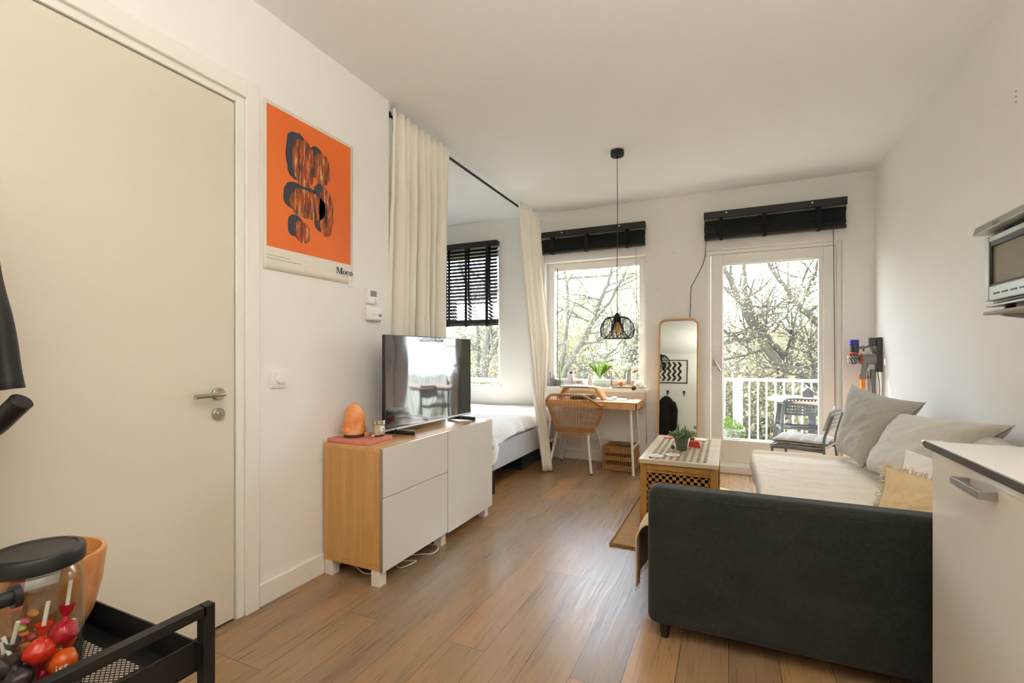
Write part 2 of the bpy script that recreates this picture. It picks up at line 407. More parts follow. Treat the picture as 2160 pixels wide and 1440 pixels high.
# balcony door
e=bpy.data.objects.new('door_2',None); C.objects.link(e); e.location=(.37,5.27,.05); e['kind']='structure'
x0,x1,z1=D2[0],D2[1],D2[3]; yf=5.29
f=B().box(x0,x0+.042,yf-.02,yf+.09,.07,z1).box(x1-.042,x1,yf-.02,yf+.09,.07,z1).box(x0+.042,x1-.042,yf-.02,yf+.09,z1-.04,z1)
obj('door_frame',f,M['frame'],e,bevel=.004)
a,bb,d=x0+.046,x1-.046,z1-.044
lf=B().box(a,-.055,yf-.03,yf+.04,.10,d).box(.81,bb,yf-.03,yf+.04,.10,d).box(-.055,.81,yf-.03,yf+.04,2.105,d).box(-.055,.81,yf-.03,yf+.04,.10,.325)
obj('door_leaf',lf,M['trim'],e,bevel=.005)
bd=B().box(-.055,-.045,yf-.012,yf+.02,.325,2.105).box(.775,.81,yf-.014,yf+.02,.325,2.105).box(-.045,.775,yf-.012,yf+.02,2.093,2.105).box(-.045,.775,yf-.012,yf+.02,.325,.338)
obj('glazing_bead',bd,M['outwhite'],e,bevel=.002)
obj('door_pane',B().box(-.05,.78,yf+.022,yf+.03,.33,2.10),M['pane'],e,smooth=False)
h=B().box(-.148,-.118,yf-.036,yf-.028,1.07,1.16).cyl((-.133,yf-.028,1.13),(-.133,yf-.075,1.13),.009).tube([(-.133,yf-.07,1.13),(-.123,yf-.075,1.11),(-.075,yf-.075,1.02)],.009,10)
obj('door_handle',h,M['steel'],e,bevel=.002)
struct('trim_3',B().box(x0,x1,YB-.012,5.27,0,.075).box(x0,x1,5.25,5.35,.07,.10),M['frame'],bevel=.005)

# entrance-side door on the left wall
e=bpy.data.objects.new('door_1',None); C.objects.link(e); e.location=(XL,.92,0); e['kind']='structure'
def knock(o,*xyz): pass
obj('door_leaf',B().box(XL-.03,XL+.004,.455,1.400,.012,2.314),M['door'],e,bevel=.002)
jb=B().box(XL-.04,XL+.012,1.405,1.444,0,2.36).box(XL-.04,XL+.024,1.444,1.513,0,2.433).box(XL-.04,XL+.012,.41,.45,0,2.36).box(XL-.04,XL+.024,.34,.41,0,2.433)
jb.box(XL-.04,XL+.012,.45,1.405,2.320,2.36).box(XL-.04,XL+.03,.33,1.446,2.352,2.428)
obj('door_casing',jb,M['trim'],e,bevel=.004)
hz=1.02; hx=XL+.004
ho=B().cyl((hx,1.325,hz),(hx+.012,1.325,hz),.027,n=32)
o1=obj('handle_rose',ho,M['chrome'],e,bevel=.002)
obj('door_handle',B().tube([(hx+.008,1.327,hz),(hx+.035,1.327,hz),(hx+.047,1.322,hz),(hx+.05,1.31,hz),(hx+.05,1.26,hz-.002),(hx+.05,1.20,hz-.003)],.0098,16),M['chrome'],e)
obj('lock_rose',B().cyl((hx,1.325,.933),(hx+.014,1.325,.933),.026,n=32),M['chrome'],e,bevel=.002)
obj('lock_turn',B().cyl((hx+.013,1.325,.933),(hx+.017,1.325,.933),.0105,n=24),M['shiny'],e)
obj('lock_slot',B().box(hx+.0165,hx+.0175,1.3238,1.3262,.924,.942),M['black'],e)

# ------------------------------------------------------------------ blinds
def wood_blind(label,x0,x1,ztop,zbot,n,lowered,tapes,zs=None):
    t=thing('venetian_blind',label,'blind',((x0+x1)/2,5.17,ztop),'black wooden venetian blinds')
    y0_,y1_=5.105,5.168
    obj('head_rail',B().box(x0,x1,y0_+.01,YB,ztop-.045,ztop-.004),M['blackmetal'],t)
    obj('valance',B().box(x0-.004,x1+.004,y0_-.006,y0_+.006,ztop-.068,ztop).box(x0-.004,x0+.006,y0_,y1_,ztop-.068,ztop).box(x1-.006,x1+.004,y0_,y1_,ztop-.068,ztop),M['blind'],t,bevel=.003)
    for i in range(n):
        if lowered: z=ztop-.10-i*(ztop-.10-zbot-.075)/(n-1); ang=math.radians(44)
        else: z=zbot+.03+i*(ztop-.085-zbot-.03)/(n-1); ang=math.radians(2)
        s_=B().obox(((x0+x1)/2+rnd.uniform(-.003,.003),(y0_+y1_)/2+.005,z),(x1-x0,.05,.0032),(ang,0,rnd.uniform(-.002,.002)))
        obj('slat',s_,M['blind'],t,smooth=False)
    if lowered:
        obj('bottom_rail',B().box(x0,x1,y0_+.006,y1_,zbot,zbot+.018).box(x0,x1,y0_+.002,y1_,zbot+.022,zbot+.07),M['blind'],t,bevel=.003)
    else:
        obj('bottom_rail',B().box(x0,x1,y0_+.004,y1_,zbot,zbot+.02),M['blind'],t,bevel=.003)
    for q in tapes:
        x=x0+(x1-x0)*q
        obj('ladder_tape',B().box(x-.017,x+.017,y0_-.004,y0_-.001,zbot-.004,ztop-.06).box(x-.017,x+.017,y1_+.002,y1_+.005,zbot-.004,ztop-.05).box(x-.014,x+.014,y0_-.006,y0_+.012,zbot-.012,zbot+.002),M['tape'],t)
    return t
bl1=wood_blind('black wooden venetian blind hanging half lowered over the bed window',-3.66,-2.553,2.575,1.545,21,True,(.12,.36,.62,.885))
bl2=wood_blind('black wooden venetian blind pulled fully up above the desk window',-1.985,-.806,2.595,2.345,13,False,(.12,.46,.84))
bl3=wood_blind('black wooden venetian blind pulled fully up above the balcony door',-.222,.965,2.608,2.335,14,False,(.13,.45,.82))
for t,xs in ((bl2,(-1.72,-1.07)),(bl3,(-.02,.70))):
    for x in xs: obj('mounting_clip',B().cyl((x,5.10,t.location.z-.024),(x,5.094,t.location.z-.024),.008,n=14),M['whiteplastic'],t)
obj('pull_cord',B().tube([(-.90,5.14,2.33),(-.895,5.15,1.6),(-.888,5.155,.85),(-.802,5.155,.80),(-.798,5.18,.33),(-.804,5.18,.27),(-.798,5.18,.22),(-.792,5.18,.27),(-.797,5.18,.33)],.0022,5),M['grey'],bl2)
obj('pull_cord',B().tube([(-1.945,5.145,2.34),(-1.944,5.15,1.4),(-1.944,5.15,.87)],.002,5),M['grey'],bl2)
obj('pull_cord',B().tube([(.868,5.15,2.53),(.872,5.15,2.2),(.88,5.15,1.2),(.884,5.15,.72)],.0028,5),M['black'],bl3)
obj('cord_toggle',B().tube([(.884,5.15,.72),(.884,5.15,.70),(.876,5.15,.66),(.892,5.15,.655),(.884,5.15,.62)],[.006,.012,.008,.01,.004],8),M['steel'],bl3)
obj('pull_cord',B().tube([(-.205,5.15,2.34),(-.215,5.17,2.19),(-.24,5.185,2.10),(-.352,5.185,1.88),(-.356,5.18,1.7),(-.362,5.17,1.562)],.0035,6),M['black'],bl3)
obj('cord_hook',B().tube([(-.215,5.2,2.19),(-.215,5.175,2.19),(-.205,5.165,2.185)],.004,8),M['grey'],bl3)

# ------------------------------------------------------------------ curtains and rod
t=thing('curtain_rod','slim black curtain rod running under the ceiling beside the bed','curtain rod',(-2.03,3.8,2.76))
obj('rod',B().cyl((-2.03,2.476,2.762),(-2.03,5.19,2.757),.0105,n=14),M['blackmetal'],t)
obj('bracket',B().cyl((-2.03,2.462,2.762),(-2.03,2.478,2.762),.024,n=18),M['blackmetal'],t)
obj('bracket',B().cyl((-2.03,5.182,2.757),(-2.03,5.2,2.757),.024,n=18),M['blackmetal'],t)
def curtain(label,near,far,nf,amp,seed,ztop,zbot,pinch):
    t=thing('curtain',label,'curtain',(-2.03,(near(0)[1]+far(0)[1])/2,0),'cream linen curtains on the rod')
    r=random.Random(seed); ph=[r.uniform(0,6) for _ in range(6)]
    def fn(u,v):
        z=ztop+(zbot-ztop)*v
        a=Vector((*near(v),0)); c=Vector((*far(v),0)); d=(c-a); L=d.length; d.normalize(); nrm=Vector((d.y,-d.x,0))
        k=u*nf*2*PI
        am=amp*(1-pinch*v)*(.40+.60*min(1,v*5))
        w=math.sin(k+.35*math.sin(k*.5+ph[0])+.5*v*math.sin(ph[1]+u*5))
        w=math.copysign(abs(w)**.75,w)
        w+=.35*math.sin(u*nf*PI*1.31+ph[2]+v*1.5)
        pos=Vector((.036*(1-v)**4,0,0))+a+d*(L*u+.012*math.sin(2*k+ph[3])*min(1,v*3))+nrm*am*w
        dz=.012*math.sin(k+1.2)*max(0,1-v*12)
        pos+=nrm*.006*noise.noise(Vector((u*9,v*14,seed)))
        return (pos.x,pos.y,z+dz)
    o=obj('cloth',B().grid(fn,nf*16,44),M['cream'],t,solid=.0022,ang=80)
    def hem(u,v): p=fn(u,v*.026); q=Vector(p); return (q.x,q.y,q.z)
    obj('heading_tape',B().grid(lambda u,v:(lambda p:(p[0]-.004,p[1],p[2]-.004))(fn(u,.004+v*.03)),nf*16,3),M['cream'],t,solid=.002)
    return t
curtain('cream linen curtain hanging straight behind the television',lambda v:(-2.035-.05*v,2.472),lambda v:(-2.03-.04*v,3.17+.07*v),9,.050,3,2.785,.012,.1)
def lerp_tab(T,v):
    for (a,*p),(b_,*q) in zip(T,T[1:]):
        if a<=v<=b_+1e-9: k=(v-a)/(b_-a); return tuple(x+(y-x)*k for x,y in zip(p,q))
FT=[(0,-2.01,5.085),(.25,-1.945,5.03),(.526,-1.80,4.90),(.663,-1.77,4.74),(.747,-1.752,4.62),(1,-1.645,4.56)]
curtain('cream linen curtain gathered and swept aside by the desk',
        lambda v:(-2.03+.315*v**1.12,4.495-.01*v), lambda v:lerp_tab(FT,min(1,v)),6,.034,9,2.79,.012,.15)

# ------------------------------------------------------------------ poster, switches
t=thing('poster','unframed orange art poster taped to the wall beside the white door','poster',(XL,1.84,2.0))
px=XL+.0004
obj('sheet',B().grid(lambda u,v:(px+.0005,1.545+.591*u,1.597+.817*v),24,24),M['paper'],t,solid=.0006)
s=N('poster_print'); tc=s.n('ShaderNodeTexCoord'); mp=s.n('ShaderNodeMapping'); s.l(tc.outputs['Object'],mp.inputs[0]); mp.inputs['Scale'].default_value=(1,1,1)
n=s.noise(mp.outputs[0],1.2,2); s.l(s.ramp(n,[(.3,lin((222,104,38))),(.7,lin((234,118,50)))]),s.p.inputs['Base Color']); s.p.inputs['Roughness'].default_value=.6
obj('printed_field',B().box(px+.0015,px+.0022,1.565,2.117,1.712,2.396),s.m,t,smooth=False)
# a plain abstract of upright dabs in navy, olive and rust
inkN=mat('print_navy',(58,60,74),.65); 
s=N('print_dabs'); co=s.coord((1,60,9)); n=s.noise(co,1,5,.7)
s.l(s.ramp(n,[(.36,lin((56,54,62))),(.44,lin((150,70,26))),(.53,lin((196,100,40))),(.60,lin((196,190,140))),(.68,lin((120,104,56)))],'CONSTANT'),s.p.inputs['Base Color']); s.p.inputs['Roughness'].default_value=.6; dab=s.m
def blob(y,z,w,h,seed,k=26,p=2.6):
    r=random.Random(seed); out=[]
    for i in range(k):
        q=2*PI*i/k; c_,s_=math.cos(q),math.sin(q); f=1+r.uniform(-.06,.06)
        out.append((y+w*math.copysign(abs(c_)**(2/p),c_)*f,z+h*math.copysign(abs(s_)**(2/p),s_)*f))
    return out
bn=B(); bo=B(); pf=lambda u,v,d:(d,u,v)
for i,(y,z,w,h) in enumerate([(1.77,2.19,.070,.12),(1.89,2.20,.055,.085),(1.80,1.98,.115,.075),(1.92,1.97,.05,.13),(1.76,1.83,.05,.055)]):
    bn.prism(blob(y-.028,z+.015,w,h,i),pf,px+.0022,px+.0026)
    bo.prism(blob(y+.012,z-.006,w,h,i+9),pf,px+.0026,px+.0030)
obj('printed_shade',bn,inkN,t,smooth=False); obj('printed_dabs',bo,dab,t,smooth=False)
# lettering of the museum mark: heavy-and-thin serif capitals
lt=B(); fx=lambda u,v,d:(d,u,v); X0,X1=px+.0016,px+.0022; zb=1.648; hh=.036
def ring(cy,cz,ry,rz,iy,iz,a0=0,a1=2*PI,n=28):
    b=B()
    for i in range(n):
        q0=a0+(a1-a0)*i/n; q1=a0+(a1-a0)*(i+1)/n
        pts=[(cy+ry*math.cos(q0),cz+rz*math.sin(q0)),(cy+ry*math.cos(q1),cz+rz*math.sin(q1)),(cy+iy*math.cos(q1),cz+iz*math.sin(q1)),(cy+iy*math.cos(q0),cz+iz*math.sin(q0))]
        lt.prism(pts,fx,X0,X1)
yM=2.010
for poly in ([(0,0),(.0035,0),(.0035,hh),(0,hh)],[(0,hh),(.011,hh),(.024,0),(.0185,0)],[(.0185,0),(.0215,0),(.034,hh),(.031,hh)],[(.031,0),(.041,0),(.041,hh),(.031,hh)],[(-.004,0),(.008,0),(.008,.0025),(-.004,.0025)],[(.027,0),(.045,0),(.045,.0025),(.027,.0025)],[(-.003,hh-.0025),(.006,hh-.0025),(.006,hh),(-.003,hh)],[(.031,hh-.0025),(.045,hh-.0025),(.045,hh),(.031,hh)]):
    lt.prism([(yM+u,zb+v) for u,v in poly],fx,X0,X1)
ring(yM+.059,zb+.012,.0125,.0132,.0052,.0115)
ring(yM+.084,zb+.012,.0115,.0132,.0045,.0115,.75,2*PI-.6); lt.prism([(yM+.088,zb+.015),(yM+.094,zb+.015),(yM+.094,zb+.021),(yM+.088,zb+.021)],fx,X0,X1)
ring(yM+.110,zb+.012,.0125,.0132,.0052,.0115)
obj('printed_lettering',lt,M['ink'],t,smooth=False)
obj('printed_lettering',text_mesh('M U S E U M',.0095,lambda x,y,z:(px+.0019+z,2.045+x,1.634+y),.0003),M['inkgrey'],t,smooth=False)
cp=B(); r=random.Random(4)
for row,(z,w) in enumerate([(1.668,.13),(1.653,.20)]):
    y=1.567
    while y<1.567+w:
        L=r.uniform(.004,.012); cp.box(px+.0015,px+.0020,y,y+L,z,z+.004); y+=L+.0035
obj('printed_caption',cp,M['inkgrey'],t,smooth=False)
obj('tape',B().box(px+.0018,px+.0025,2.10,2.145,1.585,1.615),M['whiteplastic'],t)

t=thing('dimmer_switch','square white dimmer switch with round knob on the left wall','switch',(XL,1.625,1.066))
obj('cover_plate',B().box(XL,XL+.011,1.584,1.666,1.025,1.108).box(XL+.010,XL+.014,1.596,1.655,1.036,1.097),M['whiteplastic'],t,bevel=.004)
obj('knob',B().cyl((XL+.012,1.627,1.066),(XL+.030,1.627,1.066),.0195,.0175,n=28),M['whiteplastic'],t,bevel=.003)
t=thing('thermostat','small white thermostat with grey display above a rounded white box','thermostat',(XL,2.285,1.545))
obj('housing',B().box(XL,XL+.022,2.245,2.325,1.50,1.592),M['whiteplastic'],t,bevel=.005)
obj('display',B().box(XL+.021,XL+.0235,2.264,2.318,1.545,1.58),M['grey'],t)
obj('dial',B().cyl((XL+.02,2.314,1.523),(XL+.031,2.314,1.523),.015,n=22),M['whiteplastic'],t,bevel=.002)
t=thing('wall_box','rounded white wall box with label strip just below the thermostat','wall box',(XL,2.305,1.44))
obj('housing',B().box(XL,XL+.034,2.238,2.362,1.395,1.488),M['whiteplastic'],t,bevel=.014,seg=4)
obj('label_strip',B().box(XL+.0338,XL+.0348,2.268,2.355,1.425,1.445),M['paper'],t)
obj('indicator',B().box(XL+.034,XL+.0355,2.325,2.352,1.424,1.440),M['grey'],t)
# spent screw holes in the paint
for i,(x,y,z) in enumerate([(XR-.001,2.909,2.386),(XR-.001,2.909,2.362),(XR-.001,2.909,2.338)]):
    o=obj('screw_hole',B().cyl((x,y,z),(x-.002,y,z),.0045,n=10),M['inkgrey']); tag(o,'tiny filled screw hole high on the right wall, one of a row of three','screw hole','screw holes on the right wall')
for (x,z) in ((-.523,2.253),(-.672,1.879)):
    o=obj('screw_hole',B().cyl((x,YB+.001,z),(x,YB-.002,z),.0045,n=10),M['inkgrey']); tag(o,'tiny screw hole in the back wall, '+('upper of two left of the door blind' if z>2 else 'lower of two, above the mirror'),'screw hole')
# ------------------------------------------------------------------ sideboard and what stands on it
ZT=.711
t=thing('sideboard','oak sideboard with glossy grey fronts under the television','sideboard',(-1.80,2.51,0))
x0,x1,y0,y1,zb=-1.995,-1.612,1.900,3.118,.083
b=B().box(x0,x1,y0,y0+.022,zb+.026,ZT-.024).box(x0,x1,y1-.022,y1,zb+.026,ZT-.024).box(x0,x1,y0,y1,zb,zb+.025).box(x0,x0+.008,y0+.02,y1-.02,zb+.02,ZT-.02).box(x0+.01,x1,2.50,2.52,zb+.02,ZT-.02)
obj('carcass',b,M['oak'],t,bevel=.0015)
obj('top_panel',B().box(x0,x1+.001,y0-.001,y1+.001,ZT-.024,ZT),M['oaktop'],t,bevel=.0015)
def front(name,ya,yb,za,zb_):
    o=obj(name,B().box(x1+.003,x1+.020,ya,yb,za,zb_),M['gloss'],t,bevel=.0012)
    obj('front_edge',B().box(x1+.0032,x1+.0195,ya-.0012,ya+.0002,za+.001,zb_-.001),M['glossedge'],o,smooth=False)
front('drawer',1.901,2.508,.459,.709); front('drawer',1.901,2.508,.081,.455); front('cabinet_door',2.512,3.118,.073,.709)
for (x,y) in ((-1.645,1.932),(-1.965,1.932),(-1.645,2.50),(-1.965,2.50),(-1.645,3.075),(-1.965,3.075)):
    obj('leg',B().box(x-.027,x+.027,y-.027,y+.027,0,.083),M['legwhite'],t,bevel=.002)
t=thing('power_cord','loops of white cable lying under the oak sideboard','cable',(-1.75,2.2,0))
pts=[(-1.93,1.99,.05),(-1.88,2.02,.012),(-1.78,1.99,.006),(-1.72,2.06,.006),(-1.80,2.14,.006),(-1.70,2.20,.006),(-1.62,2.22,.012),(-1.66,2.12,.006),(-1.76,2.22,.006),(-1.67,2.31,.006),(-1.60,2.36,.006),(-1.64,2.46,.006),(-1.80,2.44,.006),(-1.92,2.36,.02)]
def spline(pts,k=8,closed=False):
    P=[Vector(p) for p in pts]; out=[]; n=len(P)
    for i in range(n-(0 if closed else 1)):
        p0=P[i-1] if (i>0 or closed) else P[i]; p1=P[i]; p2=P[(i+1)%n]; p3=P[(i+2)%n] if (i+2<n or closed) else P[(i+1)%n]
        for j in range(k):
            s_=j/k; out.append(.5*((2*p1)+(p2-p0)*s_+(2*p0-5*p1+4*p2-p3)*s_*s_+(3*p1-p0-3*p2+p3)*s_**3))
    if not closed: out.append(P[-1])
    return out
obj('cable',B().tube(spline(pts,8),.0035,7),M['whiteplastic'],t)

t=thing('television','flat screen television on two black feet reflecting the balcony door','television',(-1.78,2.635,ZT))
def tvp(s_,x,z):  # s along the screen
    return (-1.797+.031*s_+x, 2.163+.934*s_, z)
za,zb=.743,1.304
def tvbox(b,s0,s1,xa,xb,z0,z1):
    return b.hexa([tvp(s0,xa,z0),tvp(s0,xb,z0),tvp(s1,xb,z0),tvp(s1,xa,z0),tvp(s0,xa,z1),tvp(s0,xb,z1),tvp(s1,xb,z1),tvp(s1,xa,z1)])
obj('housing',tvbox(tvbox(B(),0,1,-.022,.0,za,zb),.12,.88,-.06,-.022,za+.03,za+.36),M['blackplastic'],t,bevel=.003)
obj('screen',B().grid(lambda u,v: tvp(.006+.988*u,.0012,za+.014+(zb-za-.019)*v),8,8),M['screen'],t)
bz=B(); tvbox(bz,0,1,-.001,.003,za,za+.013); obj('bottom_trim',bz,M['steel'],t,bevel=.001)
bz=B(); tvbox(bz,0,.0055,-.001,.0025,za+.013,zb); tvbox(bz,.9945,1,-.001,.0025,za+.013,zb); tvbox(bz,0,1,-.001,.0025,zb-.005,zb); obj('bezel',bz,M['blackplastic'],t)
for s_ in (.10,.84):
    c=Vector(tvp(s_,-.012,za)); f=B()
    f.bar((c.x,c.y,za+.01),(c.x,c.y,ZT+.012),.03,.03,(1,0,0))
    f.bar((c.x-.02,c.y,ZT+.022),(c.x+.115,c.y+.05,ZT+.013),.030,.024); f.bar((c.x,c.y,ZT+.022),(c.x-.10,c.y+.03,ZT+.013),.030,.024)
    obj('foot',f,M['blackplastic'],t,bevel=.003)

t=thing('book','flat dusty pink box like book under the salt lamp','book',(-1.87,2.04,ZT))
obj('cover',B().hexa([(-2.0,1.93,ZT),(-1.715,1.925,ZT),(-1.735,2.155,ZT),(-1.99,2.16,ZT),(-2.0,1.93,ZT+.021),(-1.715,1.925,ZT+.021),(-1.735,2.155,ZT+.021),(-1.99,2.16,ZT+.021)]),M['pink'],t,bevel=.0025)
ZK=ZT+.021
t=thing('salt_lamp','orange rough salt crystal lamp on a dark base beside the television','lamp',(-1.895,2.02,ZK))
def saltf(u,v):
    q=2*PI*u; prof=[(0,.057),(.1,.064),(.25,.061),(.42,.056),(.6,.053),(.75,.046),(.88,.032),(.96,.017),(1,.001)]
    for i in range(len(prof)-1):
        if prof[i][0]<=v<=prof[i+1][0]:
            k=(v-prof[i][0])/(prof[i+1][0]-prof[i][0]); r=prof[i][1]*(1-k)+prof[i+1][1]*k; break
    p=Vector((math.cos(q)*r,math.sin(q)*r*1.0,v*.168))
    p.y+=.012*v-.01*v*v; d=noise.noise(Vector((p.x*22,p.y*22,p.z*18)))*.010+noise.noise(Vector((p.x*60,p.y*60,p.z*60)))*.004
    k=1+d/max(r,.012)*.8
    return (-1.895+p.x*k,2.02+p.y*k,ZK+.018+p.z)
obj('crystal',B().grid(saltf,40,26,closeu=True),M['salt'],t)
obj('base',B().cyl((-1.895,2.02,ZK),(-1.895,2.02,ZK+.022),.055,.052,30),mat('lamp_base_wood',(70,42,22),.5),t,bevel=.002)
obj('cord',B().tube(spline([(-1.94,1.99,ZK+.008),(-1.975,1.96,ZK+.012),(-2.0,1.935,ZT+.006)],6),.002,6),M['whiteplastic'],t)
t=thing('scented_candle','glass candle with silver lid and white label on the pink book','candle',(-1.785,2.095,ZK))
cx,cy=-1.785,2.095
obj('glass',B().lathe([(.030,0),(.0325,.004),(.0335,.07),(.0318,.07),(.0305,.008),(.0,.007)],(cx,cy,ZK),32),M['jarglass'],t)
obj('wax',B().cyl((cx,cy,ZK+.009),(cx,cy,ZK+.066),.0302,.0312,28),mat('candle_wax',(222,206,180),.5,sss=.2),t)
obj('lid',B().lathe([(.0335,.068),(.0355,.069),(.0355,.086),(.033,.089),(0,.089)],(cx,cy,ZK),32),M['shiny'],t)
b=B()
for i in range(8):
    q0=-PI*.22+i*PI*.05; q1=q0+PI*.05; r=.0342
    b.add([(cx+r*math.cos(q0),cy+r*math.sin(q0),ZK+.012),(cx+r*math.cos(q1),cy+r*math.sin(q1),ZK+.012),(cx+r*math.cos(q1),cy+r*math.sin(q1),ZK+.058),(cx+r*math.cos(q0),cy+r*math.sin(q0),ZK+.058)],[(0,1,2,3)])
obj('label',b,M['whiteplastic'],t,solid=.0006)
q=-.05; r=.0347; b=B().obox((cx+r*math.cos(q),cy+r*math.sin(q),ZK+.042),(.0012,.007,.008),(0,0,q)).obox((cx+r*math.cos(q),cy+r*math.sin(q),ZK+.028),(.0012,.012,.0022),(0,0,q)).obox((cx+r*math.cos(q),cy+r*math.sin(q),ZK+.022),(.0012,.009,.0016),(0,0,q))
obj('label_print',b,M['ink'],t)
t=thing('trinket','little brown block with a shiny charm between salt lamp and candle','trinket',(-1.82,2.05,ZK))
obj('block',B().obox((-1.835,2.062,ZK+.010),(.026,.03,.020),(0,0,.4)),M['oak'],t,bevel=.003)
obj('charm',B().ell((-1.782,2.045,ZK+.0075),(.0085,.010,.0075)),M['shiny'],t)

# ------------------------------------------------------------------ bed
t=thing('bed','low bed with pale grey upholstered base in the alcove by the window','bed',(-2.8,4.37,0))
x0,x1,y0,y1=-3.80,-1.812,3.565,5.165
obj('base',B().box(x0,x1,y0,y1,.198,.418),M['bedbase'],t,bevel=.012,seg=3)
obj('mattress',B().box(x0+.01,x1-.015,y0+.012,y1-.012,.419,.515),M['duvet'],t,bevel=.035,seg=4)
for (x,y) in ((x0+.05,y0+.03),(x1-.015,y0+.02),(x0+.05,y1-.05),(x1-.05,y1-.05)):
    obj('leg',B().box(x-.012,x+.012,y-.012,y+.02,0,.2),M['black'],t,bevel=.002)
def duv(u,v):
    x=x0+.02+(x1+.012-x0-.02)*u; y=y0-.05+(y1-.01-y0+.05)*v
    dx=max(0,x-(x1-.058)); dy=max(0,(y0+.035)-y); z=.575
    z+=.012*noise.noise(Vector((x*2.5,y*2.5,1)))+.005*noise.noise(Vector((x*8,y*9,4)))
    k=max(0,1-(y-y0)/.35)
    drop=dx/.07
    z-= (.115+.17*k*k)*min(1,drop)**1.5 if dx>0 else 0
    z-= .24*min(1,dy/.085)**1.5 if dy>0 else 0
    z-=.012*max(0,(x-(x1-.3))/.3)
    bulge=.018*math.sin(y*23+math.sin(y*9))*min(1,drop) if dx>0 else 0
    return (x+bulge,y,max(z,.255))
o=obj('duvet',B().grid(duv,70,56),M['duvet'],sub=1,solid=.012,ang=80)
tag(o,'plain white duvet spread over the low bed','duvet')
t=thing('dark_box','dark green fabric storage box pushed under the bed','box',(-2.15,4.75,0))
obj('body',B().box(-2.45,-1.93,4.45,5.08,0,.165),fabric('dark_green_cloth',(34,52,46)),t,bevel=.012)
obj('lid',B().box(-2.46,-1.92,4.44,5.09,.15,.18),fabric('dark_green_lid',(38,58,52)),t,bevel=.008)

# ------------------------------------------------------------------ desk
t=thing('desk','small bamboo desk with white steel trestle legs below the window','desk',(-1.30,4.925,0))
x0,x1,y0,y1,z0,z1=-1.795,-.813,4.68,5.163,.643,.715
b=B().box(x0,x1,y0,y1,z1-.012,z1).box(x0,x1,y1-.014,y1,z0,z1-.012).box(x0,x0+.014,y0,y1,z0,z1-.012).box(x1-.014,x1,y0,y1,z0,z1-.012).box(x0,x1,y0+.012,y1,z0,z0+.008).box(x0,x0+.16,y0,y0+.014,z0,z1-.012).box(x1-.16,x1,y0,y0+.014,z0,z1-.012).box(-1.312,-1.298,y0+.003,y1,z0,z1-.012)
obj('desktop',b,M['bamboo'],t,bevel=.002)
for (xa,xb) in ((x0+.162,-1.306),(-1.304,x1-.162)):
    d_=obj('drawer',B().box(xa,xb,y0+.001,y0+.016,z0+.003,z1-.014).box(xa+.01,xb-.01,y0+.015,y1-.05,z0+.01,z1-.03),M['bamboo'],t,bevel=.0015)
    xc=(xa+xb)/2+.02
    obj('finger_pull',B().cyl((xc,y0-.006,.679),(xc,y0+.004,.679),.013,n=20),M['ply'],d_,bevel=.002)
def leg(xt,yt,xb_,yb_): return B().tube([(xt,yt,.645),(xb_,yb_,.0)],.0125,12)
for sx,xt,xb_ in ((1,x1-.075,x1-.035),(-1,x0+.075,x0+.035)):
    obj('leg',leg(xt,4.76,xb_,4.695),M['whitemetal'],t); obj('leg',leg(xt,5.07,xb_,5.15),M['whitemetal'],t)
    k=.645-.26; xk=xt+(xb_-xt)*k/.645
    obj('stretcher',B().bar((xk,4.76-.065*k/.645,.26),(xk,5.07+.08*k/.645,.26),.012,.022),M['whitemetal'],t)
obj('rear_rail',B().bar((x0+.06,5.11,.26),(x1-.06,5.11,.26),.01,.014),M['whitemetal'],t)

t=thing('monitor_riser','bent plywood stand arched over the back of the desk','stand',(-1.43,4.93,.715))
def riser(h,w0,w1):
    return [(-1.43-w1,0),(-1.43-w1+.02,.012),(-1.43-w0-.03,h-.05),(-1.43-w0-.008,h-.012),(-1.43-w0+.03,h),(-1.43+w0-.03,h),(-1.43+w0+.008,h-.012),(-1.43+w0+.03,h-.05),(-1.43+w1-.02,.012),(-1.43+w1,0)]
A=[Vector((x,0,.7205+z)) for x,z in riser(.118,.165,.255)]; A=spline(A,5)
b=B(); n=len(A)
for yy in (4.80,5.04):
    for p in A: b.v.append((p.x,yy,p.z+.001))
for i in range(n-1): b.f.append((i,i+1,n+i+1,n+i))
obj('arch',b,M['ply'],t,solid=.010)
o=thing('laptop','closed silver laptop lying on the bent plywood stand','laptop',(-1.47,4.93,.838))
obj('lid',B().box(-1.645,-1.315,4.80,5.03,.849,.854),M['steel'],o,bevel=.002)
obj('base',B().box(-1.645,-1.315,4.80,5.03,.839,.8485),M['steel'],o,bevel=.003)
for i,(w,c,lb) in enumerate([(.24,(60,52,44),'dark notebook lying under the bent plywood stand, lower of two'),(.20,(150,112,72),'brown notebook lying under the bent plywood stand, upper of two')]):
    o=thing('notebook',lb,'notebook',(-1.42,4.93,.716+i*.022),'notebooks under the stand')
    obj('cover',B().box(-1.42-w/2,-1.42+w/2,4.83,5.02,.716+i*.022,.736+i*.022),mat('notebook_cover_%d'%i,c,.5),o,bevel=.002)
t=thing('desk_pad','pale grey pad on the right of the desk top','desk pad',(-1.08,4.93,.715))
obj('sheet',B().box(-1.215,-.955,4.86,5.08,.7155,.7215),mat('desk_pad_felt',(196,192,184),.8),t,bevel=.002)
t=thing('computer_mouse','white computer mouse on the grey desk pad','mouse',(-1.09,4.95,.7215))
obj('shell',B().ell((-1.09,4.95,.7345),(.032,.055,.0128),20,12),M['whiteplastic'],t)
o=obj('sheet_of_paper',B().box(-.945,-.83,4.80,5.0,.7155,.7170),M['paper']); tag(o,'loose white sheet at the right end of the desk','paper')

